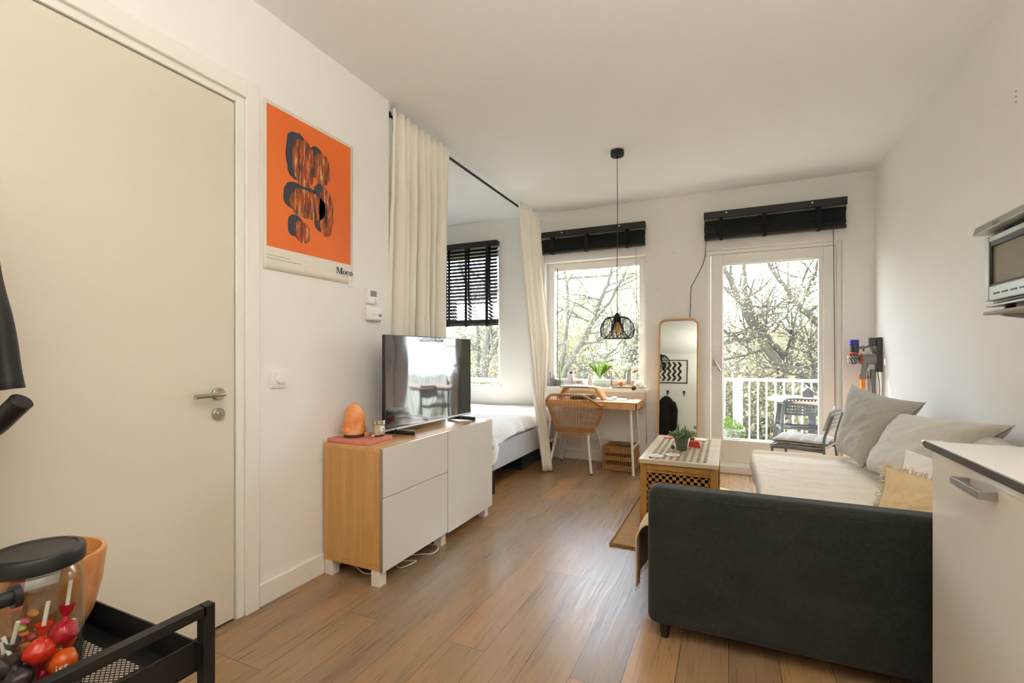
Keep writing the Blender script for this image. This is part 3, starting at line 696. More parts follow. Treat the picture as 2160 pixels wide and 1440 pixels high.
# ------------------------------------------------------------------ rattan chair
def make_rattan():
    t=thing('rattan_chair','round rattan armchair with white metal legs at the desk','chair',(-1.435,4.74,0))
    # rim height over angle: 0 = back, +-PI*.62 = arm tips
    A=PI*.53
    def hgt(q): k=abs(q)/A; return .80-.02*k-.15*max(0,(k-.35)/.65)**1.1+ (.03*max(0,(k-.82)/.18))
    def rad(v,q): return .185+.10*v**.8+.012*max(0,abs(q)/A-.6)
    def P(q,v):
        z=.405+(hgt(q)-.405)*v; r=rad(v,q); lean=-.055*v*math.cos(q)-.075
        return Vector((math.sin(q)*r*.98,-math.cos(q)*r*.93+lean,z))
    rim=[P(-A+2*A*i/48,1) for i in range(49)]
    front=[P(A,0)+Vector((0,.04,0))]
    # arms curl down to the seat front
    def armend(s_): a=P(s_*A,1); return [a,a+Vector((s_*.006,.022,-.018)),a+Vector((-s_*.004,.030,-.06)),a+Vector((-s_*.035,.04,-.13)),a+Vector((-s_*.075,.05,-.20))]
    L=spline(armend(-1)[::-1],5); R_=spline(armend(1),5)
    obj('rim',B().tube(L[:-1]+rim+R_[1:],.0135,10),M['rattan'],t,local=True)
    sp=B()
    for i in range(31):
        q=-A+2*A*i/30
        sp.tube([P(q,v/7) for v in range(8)],.0034,5)
    obj('spokes',sp,M['rattan'],t,local=True)
    wv=B()
    for v in (.06,.10,.14,.18,.36,.40,.58,.76):
        rows=[P(-A+2*A*i/60,v) + Vector((0,0,.05*(1-math.cos((-A+2*A*i/60)*1.0))*.0)) for i in range(61)]
        wv.tube([p*1.0+Vector((math.sin(i*PI)*0,.0,.0022*(1 if i%2 else -1))) for i,p in enumerate(rows)],.0042,6)
    obj('woven_bands',wv,M['rattan'],t,local=True)
    st=B()
    ring_=[Vector((math.sin(2*PI*i/40)*.195,-math.cos(2*PI*i/40)*.185-.055,.405)) for i in range(40)]
    st.tube(ring_,.011,8,closed=True)
    for i in range(19):
        x=-.18+.02*i; h_=.19*math.sqrt(max(0,1-(x/.195)**2))
        if h_>.02: st.tube([(x,-.055-h_,.41),(x,-.055,.402),(x,-.055+h_,.41)],.0045,5)
    for i in range(12):
        y=-.225+.03*i; h_=.19*math.sqrt(max(0,1-((y+.055)/.185)**2))
        if h_>.02: st.tube([(-h_,y,.407),(0,y,.398),(h_,y,.407)],.004,5)
    obj('seat',st,M['rattan'],t,local=True)
    fr=B().tube([(-.17,-.15,.385),(.17,-.15,.385),(.17,.17,.385),(-.17,.17,.385)],.010,8,closed=True)
    obj('seat_frame',fr,M['whitemetal'],t,local=True)
    for (x,y,fx_,fy) in ((-.15,-.14,-.24,-.205),(.15,-.14,.205,-.19),(-.15,.16,-.265,.30),(.15,.16,.235,.30)):
        lg=obj('leg',B().tube(spline([(x,y*.75,.388),(x*1.1,y,.386),(x+(fx_-x)*.28,y+(fy-y)*.28,.33),(fx_,fy,.012)],6),.0125,10),M['whitemetal'],t,local=True)
        obj('foot_cap',B().cyl((fx_,fy,0),(fx_,fy,.016),.0135,n=12),M['blackplastic'],lg,local=True)
    for x in (-.15,.13):
        obj('leather_tie',B().tube(spline([(x,-.268,.455),(x+.004,-.275,.40),(x-.006,-.265,.34),(x,-.265,.27)],5),.004,6).tube(spline([(x+.012,-.268,.44),(x+.016,-.276,.39),(x+.02,-.27,.33)],5),.004,6),M['basket'],t,local=True)
    return t
make_rattan()

# ------------------------------------------------------------------ woven basket
t=thing('wicker_basket','square woven wicker basket on the floor under the desk','basket',(-1.03,5.0,0))
x0,x1,y0,y1,H=-1.175,-.875,4.815,5.125,.245
def wall(b,p0,p1,seed):
    p0=Vector(p0);p1=Vector(p1); d=(p1-p0); L=d.length; d.normalize(); n=Vector((d.y,-d.x,0))
    def row(z,r,amp,fr): 
        return [p0+d*L*i/40+Vector((0,0,z+amp*math.sin(i*fr)))+n*.003*math.sin(i*fr+1.5) for i in range(41)]
    for z in (.010,.024,.038,.052,.112,.126,.140,.190,.204,.218,.232,.245):
        b.tube(row(z,.008,.0022,2.1),.0078,6)
    for i in range(15):
        q=p0+d*L*(i+.5)/15; b.tube([q+Vector((0,0,.045)),q+Vector((0,0,.205))],.0048,5)
for nm,p0,p1 in (('front',(x0,y0,0),(x1,y0,0)),('right',(x1,y0,0),(x1,y1,0)),('back',(x1,y1,0),(x0,y1,0)),('left',(x0,y1,0),(x0,y0,0))):
    b=B(); wall(b,p0,p1,1); obj('woven_side',b,M['basket'],t)
b=B()
for (x,y) in ((x0,y0),(x1,y0),(x0,y1),(x1,y1)): b.tube([(x,y,0),(x,y,.25)],.010,8)
obj('corner_post',b,M['basket'],t)
obj('woven_floor',B().box(x0,x1,y0,y1,.004,.014),M['basket'],t)
t=thing('magazine','dark magazine lying inside the wicker basket','magazine',(-1.0,4.97,.2))
obj('cover',B().hexa([(-1.10,4.86,.195),(-.90,4.86,.19),(-.90,5.09,.205),(-1.10,5.09,.21),(-1.10,4.86,.203),(-.90,4.86,.198),(-.90,5.09,.213),(-1.10,5.09,.218)]),M['vacdark'],t)
t=thing('folded_cloth','dark folded cloth filling the wicker basket','cloth',(-1.02,4.97,.015))
obj('folds',B().box(x0+.02,x1-.02,y0+.02,y1-.02,.015,.18),fabric('dark_brown_cloth',(60,46,34)),t,bevel=.03,seg=3)

# ------------------------------------------------------------------ things on the window sill
ZS=.8175
t=thing('pencil_cup','grey mesh cup full of pens at the left end of the desk window sill','cup',(-1.885,5.25,ZS))
obj('cup',B().lathe([(.026,0),(.036,.088),(.034,.088),(.024,.004),(0,.004)],(-1.885,5.25,ZS),24),M['grey'],t)
for i,(dx,dy,h,c) in enumerate([(-.02,0,.165,'vacdark'),(.012,.01,.125,'grey'),(.02,-.008,.13,'acacia'),(-.006,-.012,.12,'whiteplastic')]):
    o=thing('pen',['dark','grey','brown','white'][i]+' pen standing in the grey mesh cup','pen',(-1.885+dx*.4,5.25+dy*.4,ZS+.006))
    obj('barrel',B().cyl((-1.885+dx*.4,5.25+dy*.4,ZS+.006),(-1.885+dx*1.6,5.25+dy*1.6,ZS+h),.0042,n=8),M[c],o)
t=thing('grey_canister','short grey canister beside the pencil cup','canister',(-1.835,5.27,ZS))
obj('body',B().box(-1.852,-1.822,5.255,5.285,ZS,ZS+.075),M['grey'],t,bevel=.006)
t=thing('taper_candle','tall green taper candle in a grey holder on the sill','candle',(-1.797,5.27,ZS))
obj('taper',B().cyl((-1.797,5.27,ZS+.05),(-1.799,5.27,ZS+.285),.0115,.0085,16),mat('green_wax',(162,182,92),.5,sss=.2),t)
obj('holder',B().lathe([(.024,0),(.020,.03),(.0155,.065),(.012,.065)],(-1.797,5.27,ZS),20),M['grey'],t)
t=thing('perfume_bottle','clear square bottle with black cap behind the patterned tray','bottle',(-1.665,5.275,ZS))
obj('glass',B().box(-1.70,-1.632,5.255,5.295,ZS+.006,ZS+.145),mat('frosted_bottle',(232,226,224),.2,trans=.3),t,bevel=.010,seg=3)
obj('cap',B().cyl((-1.667,5.275,ZS+.146),(-1.667,5.275,ZS+.175),.015,n=18),M['blackplastic'],t,bevel=.002)
obj('neck',B().cyl((-1.667,5.275,ZS+.142),(-1.667,5.275,ZS+.150),.012,n=16),M['shiny'],t)
t=thing('patterned_tray','shallow blue grey patterned tray on the window sill','tray',(-1.64,5.215,ZS))
s=N('blue_pattern'); v=s.n('ShaderNodeTexVoronoi'); v.inputs['Scale'].default_value=26; s.l(s.coord(),v.inputs['Vector']); s.l(s.ramp(v.outputs['Distance'],[(.35,lin((72,86,112))),(.5,lin((196,202,212)))],'CONSTANT'),s.p.inputs['Base Color'])
obj('tray',B().box(-1.755,-1.535,5.175,5.25,ZS,ZS+.035),s.m,t,bevel=.004)
t=thing('wire_ornament','tiny copper wire figure in front of the clear bottle','ornament',(-1.632,5.21,ZS+.035))
obj('figure',B().tube([(-1.645,5.21,ZS+.036),(-1.632,5.21,ZS+.105),(-1.619,5.21,ZS+.036)],.0045,8),mat('copper',(190,110,70),.3,.8),t)
t=thing('wooden_block','small pale wooden block on the window sill','block',(-1.56,5.27,ZS))
obj('block',B().box(-1.595,-1.53,5.26,5.288,ZS,ZS+.072),mat('pale_wood_block',(186,160,128),.6),t,bevel=.003)
t=thing('cone_diffuser','white cone shaped diffuser on the window sill','diffuser',(-1.428,5.23,ZS))
obj('cone',B().lathe([(.040,0),(.041,.006),(.034,.05),(.012,.15),(.008,.157),(0,.158)],(-1.428,5.23,ZS),28),M['whiteplastic'],t)
obj('button',B().ell((-1.415,5.194,ZS+.03),(.004,.003,.004)),M['grey'],t)
# tulips in a glass vase
t=thing('glass_vase','clear round glass vase holding white tulips on the sill','vase',(-1.325,5.26,ZS))
obj('glass',B().lathe([(.045,0),(.062,.012),(.070,.05),(.058,.10),(.040,.135),(.046,.165),(.044,.165),(.037,.135),(.055,.10),(.066,.05),(.058,.016),(0,.008)],(-1.325,5.255,ZS),32),M['jarglass'],t)
b=B(); r=random.Random(5)
for i in range(26):
    q=r.uniform(0,2*PI); ln=r.uniform(.16,.24); sp_=r.uniform(.2,.62)
    base=Vector((-1.325+math.cos(q)*.02,5.25+math.sin(q)*.015,ZS+.13)); d=Vector((math.cos(q)*sp_,math.sin(q)*sp_*.55,1)).normalized(); side=d.cross(Vector((math.sin(q),-math.cos(q),.3))).normalized()
    pts=[]; k=6
    for j in range(k+1):
        f=j/k; c=base+d*ln*f+Vector((math.cos(q)*.05*f*f*sp_*2,math.sin(q)*.03*f*f,-.055*f*f)); w=.011*math.sin(PI*min(.97,.12+f*.88))
        pts.append((c-side*w,c+side*w))
    n0=len(b.v)
    for a_,c_ in pts: b.v+= [tuple(a_),tuple(c_)]
    for j in range(k): b.f.append((n0+2*j,n0+2*j+1,n0+2*j+3,n0+2*j+2))
o=obj('tulip_leaves',b,leaf_mat('tulip_blade',(116,160,58),(170,204,104),.3),solid=.001); tag(o,'spray of long green tulip leaves rising from the glass vase','leaves')
def flower(label,c,rad_,root,m,cat='flower',seed=0,group=None,green=None):
    t=thing('flower',label,cat,tuple(root),group)
    st=spline([root,((root[0]+c[0])/2+.01,(root[1]+c[1])/2,(root[2]+c[2])/2+.02),(c[0],c[1],c[2]-rad_*.6)],5)
    obj('stem',B().tube(st,.0028,6),M['tulip'],t)
    b=B(); r=random.Random(seed)
    for lay,(k,ro,tilt) in enumerate(((5,.35,.25),(7,.62,.6),(9,.9,1.0))):
        for i in range(k):
            q=2*PI*i/k+lay*.4+r.uniform(-.15,.15); cx_,cz=math.sin(tilt)*ro*rad_,math.cos(tilt)*rad_*.45
            R=Matrix.Rotation(q,4,'Z')@Matrix.Rotation(tilt,4,'Y'); p=Vector((c[0]+math.cos(q)*cx_,c[1]+math.sin(q)*cx_,c[2]+cz-rad_*.2))
            b.ell(p,(rad_*.16,rad_*.40,rad_*.52),8,6,R)
    obj('petals',b,m,t)
    return t
vt=(-1.322,5.255,ZS+.10)
for lb,c,rd,sd in (('white tulip leaning far left above the glass vase',(-1.465,5.24,1.195),.034,1),('largest white tulip standing tallest over the glass vase',(-1.295,5.25,1.215),.048,2),
                ('white tulip bud just above the glass vase leaves',(-1.285,5.22,1.118),.026,3),('white tulip leaning right toward the pendant lamp',(-1.14,5.25,1.155),.044,4),
                ('drooping white tulip low beside the silver candlestick',(-1.195,5.23,1.075),.046,5),('lowest white tulip hanging over the silver candlestick',(-1.165,5.22,1.02),.036,6)):
    flower(lb,c,rd,vt,M['petal'],seed=sd)
t=thing('candlestick','slim silver candlestick standing on the sill right of the vase','candlestick',(-1.19,5.26,ZS))
obj('stem',B().lathe([(.028,0),(.028,.006),(.011,.012),(.0105,.16),(.014,.168),(0,.168)],(-1.19,5.26,ZS),22),M['steel'],t)
t=thing('serving_tray','flat dark tray on the right half of the window sill','tray',(-1.05,5.225,ZS))
obj('tray',B().box(-1.165,-.93,5.18,5.27,ZS,ZS+.010),M['vacgrey'],t,bevel=.003)
t=thing('magazine','thin pale magazine on the dark sill tray','magazine',(-1.03,5.225,ZS+.010))
obj('cover',B().box(-1.12,-.935,5.185,5.262,ZS+.0105,ZS+.022),M['pad'],t,bevel=.002)
t=thing('orange','whole orange lying on the window sill tray','fruit',(-1.085,5.235,ZS+.022))
obj('skin',B().ell((-1.085,5.232,ZS+.050),.029,22,14),M['orange'],t)
t=thing('flower_tin','tall silver tin of pale roses on the window sill','tin',(-1.0,5.275,ZS))
obj('tin',B().lathe([(.033,0),(.034,.004),(.034,.165),(.032,.168),(.031,.15),(.031,.02),(0,.02)],(-1.0,5.28,ZS+.0005),26),M['steel'],t)
rt=(-1.0,5.28,ZS+.12)
flower('cream rose at the left of the silver tin',(-1.055,5.26,1.035),.032,rt,M['petal'],seed=11)
flower('white rose at the top of the silver tin',(-1.005,5.27,1.075),.028,rt,M['petal'],seed=12)
flower('pale green rose in the middle of the silver tin',(-.985,5.25,1.04),.028,rt,M['petalgreen'],seed=13)
flower('blush pink rose drooping right of the silver tin',(-.92,5.25,1.03),.042,rt,M['petalpink'],seed=14)
t=thing('ribbon','small orange ribbon lying before the silver tin','ribbon',(-.99,5.225,ZS+.022))
obj('ribbon',B().tube(spline([(-1.03,5.215,ZS+.03),(-1.0,5.21,ZS+.034),(-.975,5.215,ZS+.028),(-.955,5.225,ZS+.05),(-.945,5.235,ZS+.08)],5),.0065,7),mat('peach_ribbon',(240,160,112),.5),t)
t=thing('hair_dryer','white hair dryer with dark round nozzle hanging over the sill edge','hair dryer',(-.89,5.21,ZS))
d0=Vector((-.875,5.245,ZS+.050)); d1=Vector((-.922,5.165,ZS+.012))
obj('barrel',B().tube([d0+(d0-d1)*.25,d0+(d0-d1)*.15,d0,d0+(d1-d0)*.7,d1],[.012,.030,.036,.030,.024],18),M['whiteplastic'],t)
obj('nozzle',B().tube([d1,d1+(d1-d0)*.25],[.024,.021],18),mat('nozzle_bronze',(92,70,52),.25,.8),t)
obj('handle',B().tube([d0+Vector((0,0,-.01)),d0+Vector((.03,-.005,-.022)),d0+Vector((.055,-.012,-.024))],.0135,12),M['whiteplastic'],t)
# bed window sill bits
t=thing('glass_dish','small green glass dish on the bed window sill','dish',(-2.83,5.25,.814))
obj('bowl',B().lathe([(.02,0),(.045,.03),(.043,.03),(.018,.004),(0,.004)],(-2.83,5.25,.8145),22),mat('green_glass',(168,200,160),.15),t)
t=thing('white_saucer','white saucer near the right end of the bed window sill','saucer',(-2.66,5.25,.814))
obj('saucer',B().lathe([(.02,0),(.04,.012),(.038,.013),(0,.005)],(-2.66,5.25,.8145),22),M['whiteplastic'],t)

# ------------------------------------------------------------------ leaning mirror
t=thing('standing_mirror','tall wood framed mirror with rounded corners leaning by the balcony door','mirror',(-.47,5.07,0))
ti=math.radians(7.07); up=Vector((0,math.sin(ti),math.cos(ti))); nm=Vector((0,-math.cos(ti),math.sin(ti))); o0=Vector((-.47,4.974,0))
def mp_(u,v,d): return tuple(o0+Vector((u,0,0))+up*v+nm*d)
def rr(w,h0,h1,r,k=8):
    out=[]
    for cx_,cy_,a in ((w-r,h1-r,0),(-w+r,h1-r,PI/2),(-w+r,h0+r,PI),(w-r,h0+r,1.5*PI)):
        for i in range(k+1): q=a+PI/2*i/k; out.append((cx_+r*math.cos(q),cy_+r*math.sin(q)))
    return out
Hm=1.566; po=rr(.196,.0,Hm,.075); pi_=rr(.178,.018,Hm-.018,.058); n=len(po); b=B()
for pl,d in ((po,.0),(po,.028),(pi_,.028),(pi_,.0)):
    for (u,v) in pl: b.v.append(mp_(u,v,d))
for r_ in range(4):
    for i in range(n): b.f.append((r_*n+i,r_*n+(i+1)%n,((r_+1)%4)*n+(i+1)%n,((r_+1)%4)*n+i))
obj('frame',b,M['mirrorwood'],t,bevel=.003)
b=B(); b.v=[mp_(u,v,.012) for u,v in rr(.180,.016,Hm-.016,.06)]; b.f=[tuple(range(len(b.v)))]
obj('glass',b,M['mirror'],t,smooth=False)
obj('backing',B().prism(rr(.179,.017,Hm-.017,.06),mp_,.001,.010),M['grey'],t,smooth=False)

# ------------------------------------------------------------------ pendant lamp
px_,py_=-.822,3.84
t=thing('pendant_lamp','black wire cage pendant lamp hanging from the ceiling','pendant lamp',(px_,py_,ZC))
obj('canopy',B().lathe([(0,0),(.054,0),(.054,-.038),(.05,-.043),(.010,-.043),(.008,-.06),(0,-.06)][::-1],(px_,py_,ZC),32),M['blackmetal'],t)
obj('cable',B().tube([(px_,py_,ZC-.05),(px_+.002,py_,2.3),(px_-.001,py_,1.9),(px_,py_,1.52)],.0028,6),M['black'],t)
obj('lamp_holder',B().lathe([(0,1.532),(.007,1.525),(.024,1.507),(.026,1.50),(.026,1.455),(.022,1.45),(0,1.45)][::-1],(px_,py_,0),24),M['blackplastic'],t)
b=B(); R_=.137
def lobe(c,axis,r,n):   # open wire basket shapes
    pass
wire=.0016
# outer dome of ribs
prof=[(.030,1.497),(.062,1.492),(.098,1.473),(.125,1.437),(.137,1.393),(.131,1.345),(.108,1.318)]
nr=44
for i in range(nr):
    q=2*PI*i/nr; b.tube([(px_+r*math.cos(q),py_+r*math.sin(q),z) for r,z in prof],wire,4,cap=False)
for r,z,w in ((.030,1.497,.003),(.108,1.318,.003)):
    b.tube([(px_+r*math.cos(2*PI*i/40),py_+r*math.sin(2*PI*i/40),z) for i in range(40)],w,6,closed=True)
obj('outer_cage',b,M['blackmetal'],t)
b=B()
# inner flared cone of wires and four bold hoops
for i in range(36):
    q=2*PI*i/36; b.tube([(px_+r*math.cos(q),py_+r*math.sin(q),z) for r,z in ((.026,1.49),(.032,1.44),(.048,1.39),(.075,1.345),(.106,1.318))],wire,4,cap=False)
obj('inner_cage',b,M['blackmetal'],t)
b=B()
for a in (PI*.14,PI*.64,PI*1.14,PI*1.64):
    ax=Vector((math.cos(a),math.sin(a),0)); sd=Vector((-ax.y,ax.x,0)); pts=[]
    for i in range(28):
        q=2*PI*i/28; r_=.082+.046*math.cos(q)*1.0; z=1.405+.085*math.sin(q); pts.append(Vector((px_,py_,0))+ax*(r_*.92)+sd*(.02*math.cos(q))+Vector((0,0,z)))
    b.tube(pts,.0032,6,closed=True)
obj('hoop',b,M['blackmetal'],t)
s=N('bulb_amber'); s.p.inputs['Base Color'].default_value=(.75,.45,.2,1); s.p.inputs['Roughness'].default_value=.08; s.p.inputs['Emission Color'].default_value=(1,.55,.2,1); s.p.inputs['Emission Strength'].default_value=.35
obj('bulb',B().lathe([(0,1.352),(.018,1.357),(.029,1.378),(.030,1.395),(.022,1.42),(.013,1.445),(.013,1.455)],(px_,py_,0),24),s.m,t)
# ------------------------------------------------------------------ rug and sofa
t=thing('jute_rug','braided tan jute rug under the slatted coffee table','rug',(-.35,3.55,0))
b=B()
def rugf(u,v):
    x=-.672+.66*u; y=2.93+1.16*v; e=min(u,1-u,v,1-v)
    return (x+.004*math.sin(y*60),y,.004+.010*min(1,e*25)+.0012*math.sin(v*2*PI*48))
obj('pile',B().grid(rugf,24,120).box(-.668,-.02,2.934,4.085,.0005,.006),M['jute'],t)
obj('bound_edge',B().tube([(-.672,2.93,.009),(-.012,2.93,.009),(-.012,4.09,.009),(-.672,4.09,.009)],.008,8,closed=True),M['jute'],t)

t=thing('corner_sofa','charcoal corner sofa seen from the side of its near arm','sofa',(.45,3.1,0))
obj('arm',B().box(-.312,1.18,2.035,2.165,.062,.632),M['sofa'],t,bevel=.036,seg=5)
obj('arm_welt',B().tube([(-.285,2.037,.604),(1.17,2.037,.604)],.0028,6),M['sofa'],t)
obj('chaise_base',B().box(-.305,1.16,2.165,2.86,.07,.415),M['sofa'],t,bevel=.03,seg=4)
obj('seat_base',B().box(.195,1.16,2.86,4.13,.10,.415),M['sofa'],t,bevel=.03,seg=4)
obj('backrest',B().box(1.04,1.175,2.165,4.12,.12,.60),M['sofa'],t,bevel=.04,seg=4)
for (x,y) in ((-.245,2.085),(1.1,2.085),(-.245,2.79),(.25,4.05),(1.1,4.05)):
    obj('leg',B().lathe([(.017,0),(.026,.075)],(x,y,0),16),M['blackplastic'],t)
# throw laid over seat and chaise
t=thing('sofa_throw','wrinkled beige cotton throw spread over the sofa seat','throw',(.5,3.2,.42))
def cov(x,y,seed=0):
    return .009*noise.noise(Vector((x*2.5,y*9,1)))+.006*abs(noise.noise(Vector((x*5+y*4,y*22,3))))+.002*noise.noise(Vector((x*20,y*50,5)))
def seatc(u,v):
    # u across from the far right to the left edge and down, v along the sofa
    y=2.86+1.36*v; L=.86+.16; s_=L*u; z=.428
    xx=1.03-s_; 
    over=s_-.86
    if over>0: xx=.172-.012*math.sin(min(1,over/.05)*PI/2)-.012*noise.noise(Vector((y*4,over*4,2))); z=.428-max(0,over-.008)
    z+=cov(xx,y) if over<=0 else 0
    if y>4.13:
        d=(y-4.13); z-=min(.07,d*1.1); z+=.0
    if over>0: z=max(z,.30)
    # a soft roll along the far end
    z+=.022*math.exp(-((y-4.09)/.035)**2)*(1 if over<=0 else .2)
    return (xx,y,z)
obj('cloth',B().grid(seatc,60,90),M['throw'],t,solid=.006,ang=80)
def chc(u,v):
    y=2.172+.70*v; s_=1.36+.30; s_=s_*u; xx=1.03-s_; z=.426; over=s_-1.345
    if over>0:
        xx=-.315-.070*math.sin(min(1,over/.11)*PI/2)-.007*math.sin(y*22)*min(1,over*8); z=.426-max(0,over-.03)
    else: z+=cov(xx,y)
    return (xx,y,z)
obj('cloth',B().grid(chc,80,40),M['throwtan'],t,solid=.006,ang=80)
b=B(); r=random.Random(3)
for i in range(36):
    y=2.18+.018*i; p=Vector(chc(1,(y-2.172)/.70)); b.tube([p+Vector((0,0,.004)),p+Vector((r.uniform(-.006,.006),r.uniform(-.004,.004),-.014)),p+Vector((r.uniform(-.012,.008),r.uniform(-.008,.008),-.03))],.0017,4)
obj('fringe',b,M['throw'],t)

# ------------------------------------------------------------------ cushions
def cushion(name,label,corners,thick,m,seed,cat='cushion',group=None,bulge=(0,0,0),res=34,nrm=None,extra=None,pinch=.10):
    BL,BR,TR,TL=[Vector(c) for c in corners]; cen=(BL+BR+TR+TL)/4
    t=thing(name,label,cat,tuple((BL+BR)/2),group)
    n=nrm and Vector(nrm).normalized() or (BR-BL).cross(TL-BL).normalized()
    def surf(sg):
        def fn(u,v):
            a,c=2*u-1,2*v-1
            # edges draw in between the corners
            uu=.5+.5*a*(1-pinch*(1-c*c)); vv=.5+.5*c*(1-pinch*(1-a*a))
            p=BL*(1-uu)*(1-vv)+BR*uu*(1-vv)+TR*uu*vv+TL*(1-uu)*vv
            h=thick*((1-a**4)**.55)*((1-c**4)**.55)
            w=noise.noise(Vector((a*2.2+seed,c*2.2,seed)))*.024+noise.noise(Vector((a*1.3+c*1.1+seed,(c-a*.8)*5.5,seed+4)))*.018+noise.noise(Vector(((a+c*.4)*8,(c-a)*2.0,seed+9)))*.010
            k=math.sin((a*c)*6+seed)*0.004
            # puckers running in from the corners
            cr=(abs(a)*abs(c)); w+=.010*cr*math.sin((a-c*(1 if a*c>0 else -1))*14)*(1 if cr>.15 else cr/.15)
            return p+n*sg*(h*(1+4.5*w)+.002)+Vector(bulge)*h/thick
        return fn
    b=B().grid(surf(1),res,res).grid(surf(-1),res,res,flip=True)
    obj('cover',b,m,t,ang=80)
    return t,surf
cushion('cushion','large grey linen cushion farthest along the sofa, corner pointing up',[(.72,4.10,.475),(.755,3.60,.475),(1.06,3.55,.905),(.80,4.08,.975)],.10,M['cushA'],2,group='linen cushions along the sofa',nrm=(-.8,-.55,.35))
cushion('cushion','pale oat linen cushion leaning against the grey one, second from the window',[(.79,3.60,.470),(.83,2.98,.475),(1.125,2.75,.885),(.99,3.70,.83)],.12,M['cushB'],5,group='linen cushions along the sofa',nrm=(-.85,-.45,.4))
cushion('cushion','oat linen cushion nearest the kitchen, top just above the worktop',[(.90,2.93,.47),(.92,2.36,.47),(1.13,2.30,.80),(1.10,2.90,.83)],.09,M['cushB'],8,group='linen cushions along the sofa',nrm=(-.85,-.3,.45))
cushion('cushion','white cotton cushion half hidden behind the fringed tan cushion',[(.70,2.82,.45),(.97,2.50,.45),(1.02,2.62,.70),(.80,2.95,.72)],.07,M['cushW'],11,nrm=(-.6,-.75,.3))
t,sf=cushion('fringed_cushion','tan cushion with a frayed fringe edge lying against the sofa arm',[(.585,2.60,.46),(.93,2.29,.47),(.95,2.40,.655),(.66,2.72,.675)],.075,M['throwtan'],14,nrm=(-.55,-.8,.25))
b=B(); r=random.Random(8); F=sf(1); G=sf(-1)
edge=[(F(0,v/30)+G(0,v/30))/2 for v in range(31)]+[(F(u/30,1)+G(u/30,1))/2 for u in range(31)]
for i,p in enumerate(edge):
    for k in range(3):
        q=p+Vector((r.uniform(-.008,.008),r.uniform(-.008,.008),r.uniform(-.004,.004))); o=Vector((-.02 if i<31 else 0,-.012,.0 if i<31 else .02))
        b.tube([q,q+o*.6+Vector((r.uniform(-.006,.006),r.uniform(-.006,.006),r.uniform(-.006,.006))),q+o+Vector((r.uniform(-.01,.01),r.uniform(-.01,.01),r.uniform(-.01,.01)))],.0022,4)
obj('fringe',b,M['throw'],t)

# ------------------------------------------------------------------ coffee table
t=thing('coffee_table','wooden coffee table with slotted top and lattice sides','table',(-.30,3.78,0))
x0,x1,y0,y1,zt=-.553,-.057,3.255,4.30,.485
b=B(); th=.026
ix0,ix1,iy0,iy1=x0+.058,x1-.052,y0+.05,y1-.05; nc=9; nsl=24
b.box(x0,ix0,y0,y1,zt-th,zt).box(ix1,x1,y0,y1,zt-th,zt).box(ix0,ix1,y0,iy0,zt-th,zt).box(ix0,ix1,iy1,y1,zt-th,zt)
cw=(ix1-ix0)/nc; gap=cw*.50
for i in range(nc):
    xa=ix0+i*cw
    b.box(xa+gap,xa+cw,iy0,iy1,zt-th,zt)
    for j in range(nsl+1):
        y=iy0+(iy1-iy0)*j/nsl; b.box(xa-.0005,xa+gap+.0005,max(iy0,y-.0065),min(iy1,y+.0065),zt-.005,zt-.0015)
obj('tabletop',b,M['acaciatop'],t,smooth=False)
for (x,y) in ((x0+.03,y0+.03),(x1-.03,y0+.03),(x0+.03,y1-.03),(x1-.03,y1-.03)):
    obj('leg',B().box(x-.021,x+.021,y-.021,y+.021,0,zt-th),M['acacia'],t,bevel=.003)
def lattice(p0,p1,n):
    b=B(); p0=Vector(p0);p1=Vector(p1); L=(p1-p0).length
    b.bar(p0+Vector((0,0,.438)),p1+Vector((0,0,.438)),.02,.046); b.bar(p0+Vector((0,0,.405)),p1+Vector((0,0,.405)),.026,.014)
    for i in range(n+1): q=p0+(p1-p0)*i/n; b.bar(q+Vector((0,0,.07)),q+Vector((0,0,.42)),.012,L/n*.5,((p1-p0).normalized()))
    for k in range(8): z=.09+k*.043; b.bar(p0+Vector((0,0,z)),p1+Vector((0,0,z)),.012,.020)
    return b
for a,c,n in (((x0+.05,y0+.028,0),(x1-.05,y0+.028,0),9),((x0+.05,y1-.028,0),(x1-.05,y1-.028,0),9),((x0+.028,y0+.05,0),(x0+.028,y1-.05,0),20),((x1-.028,y0+.05,0),(x1-.028,y1-.05,0),20)):
    obj('side_panel',lattice(a,c,n),M['acacia'],t,smooth=False)
obj('base_shelf',B().box(x0+.03,x1-.03,y0+.03,y1-.03,.05,.065),mat('dark_inside',(58,40,22),.7),t)
o=thing('dark_box','black box added inside the lattice coffee table to darken its holes','box',(-.305,3.78,.066))  # added black block, keeps the slots and lattice holes dark
obj('body',B().box(x0+.055,x1-.055,y0+.055,y1-.055,.066,.40),mat('black_box_fill',(30,27,23),.9),o,bevel=.012)
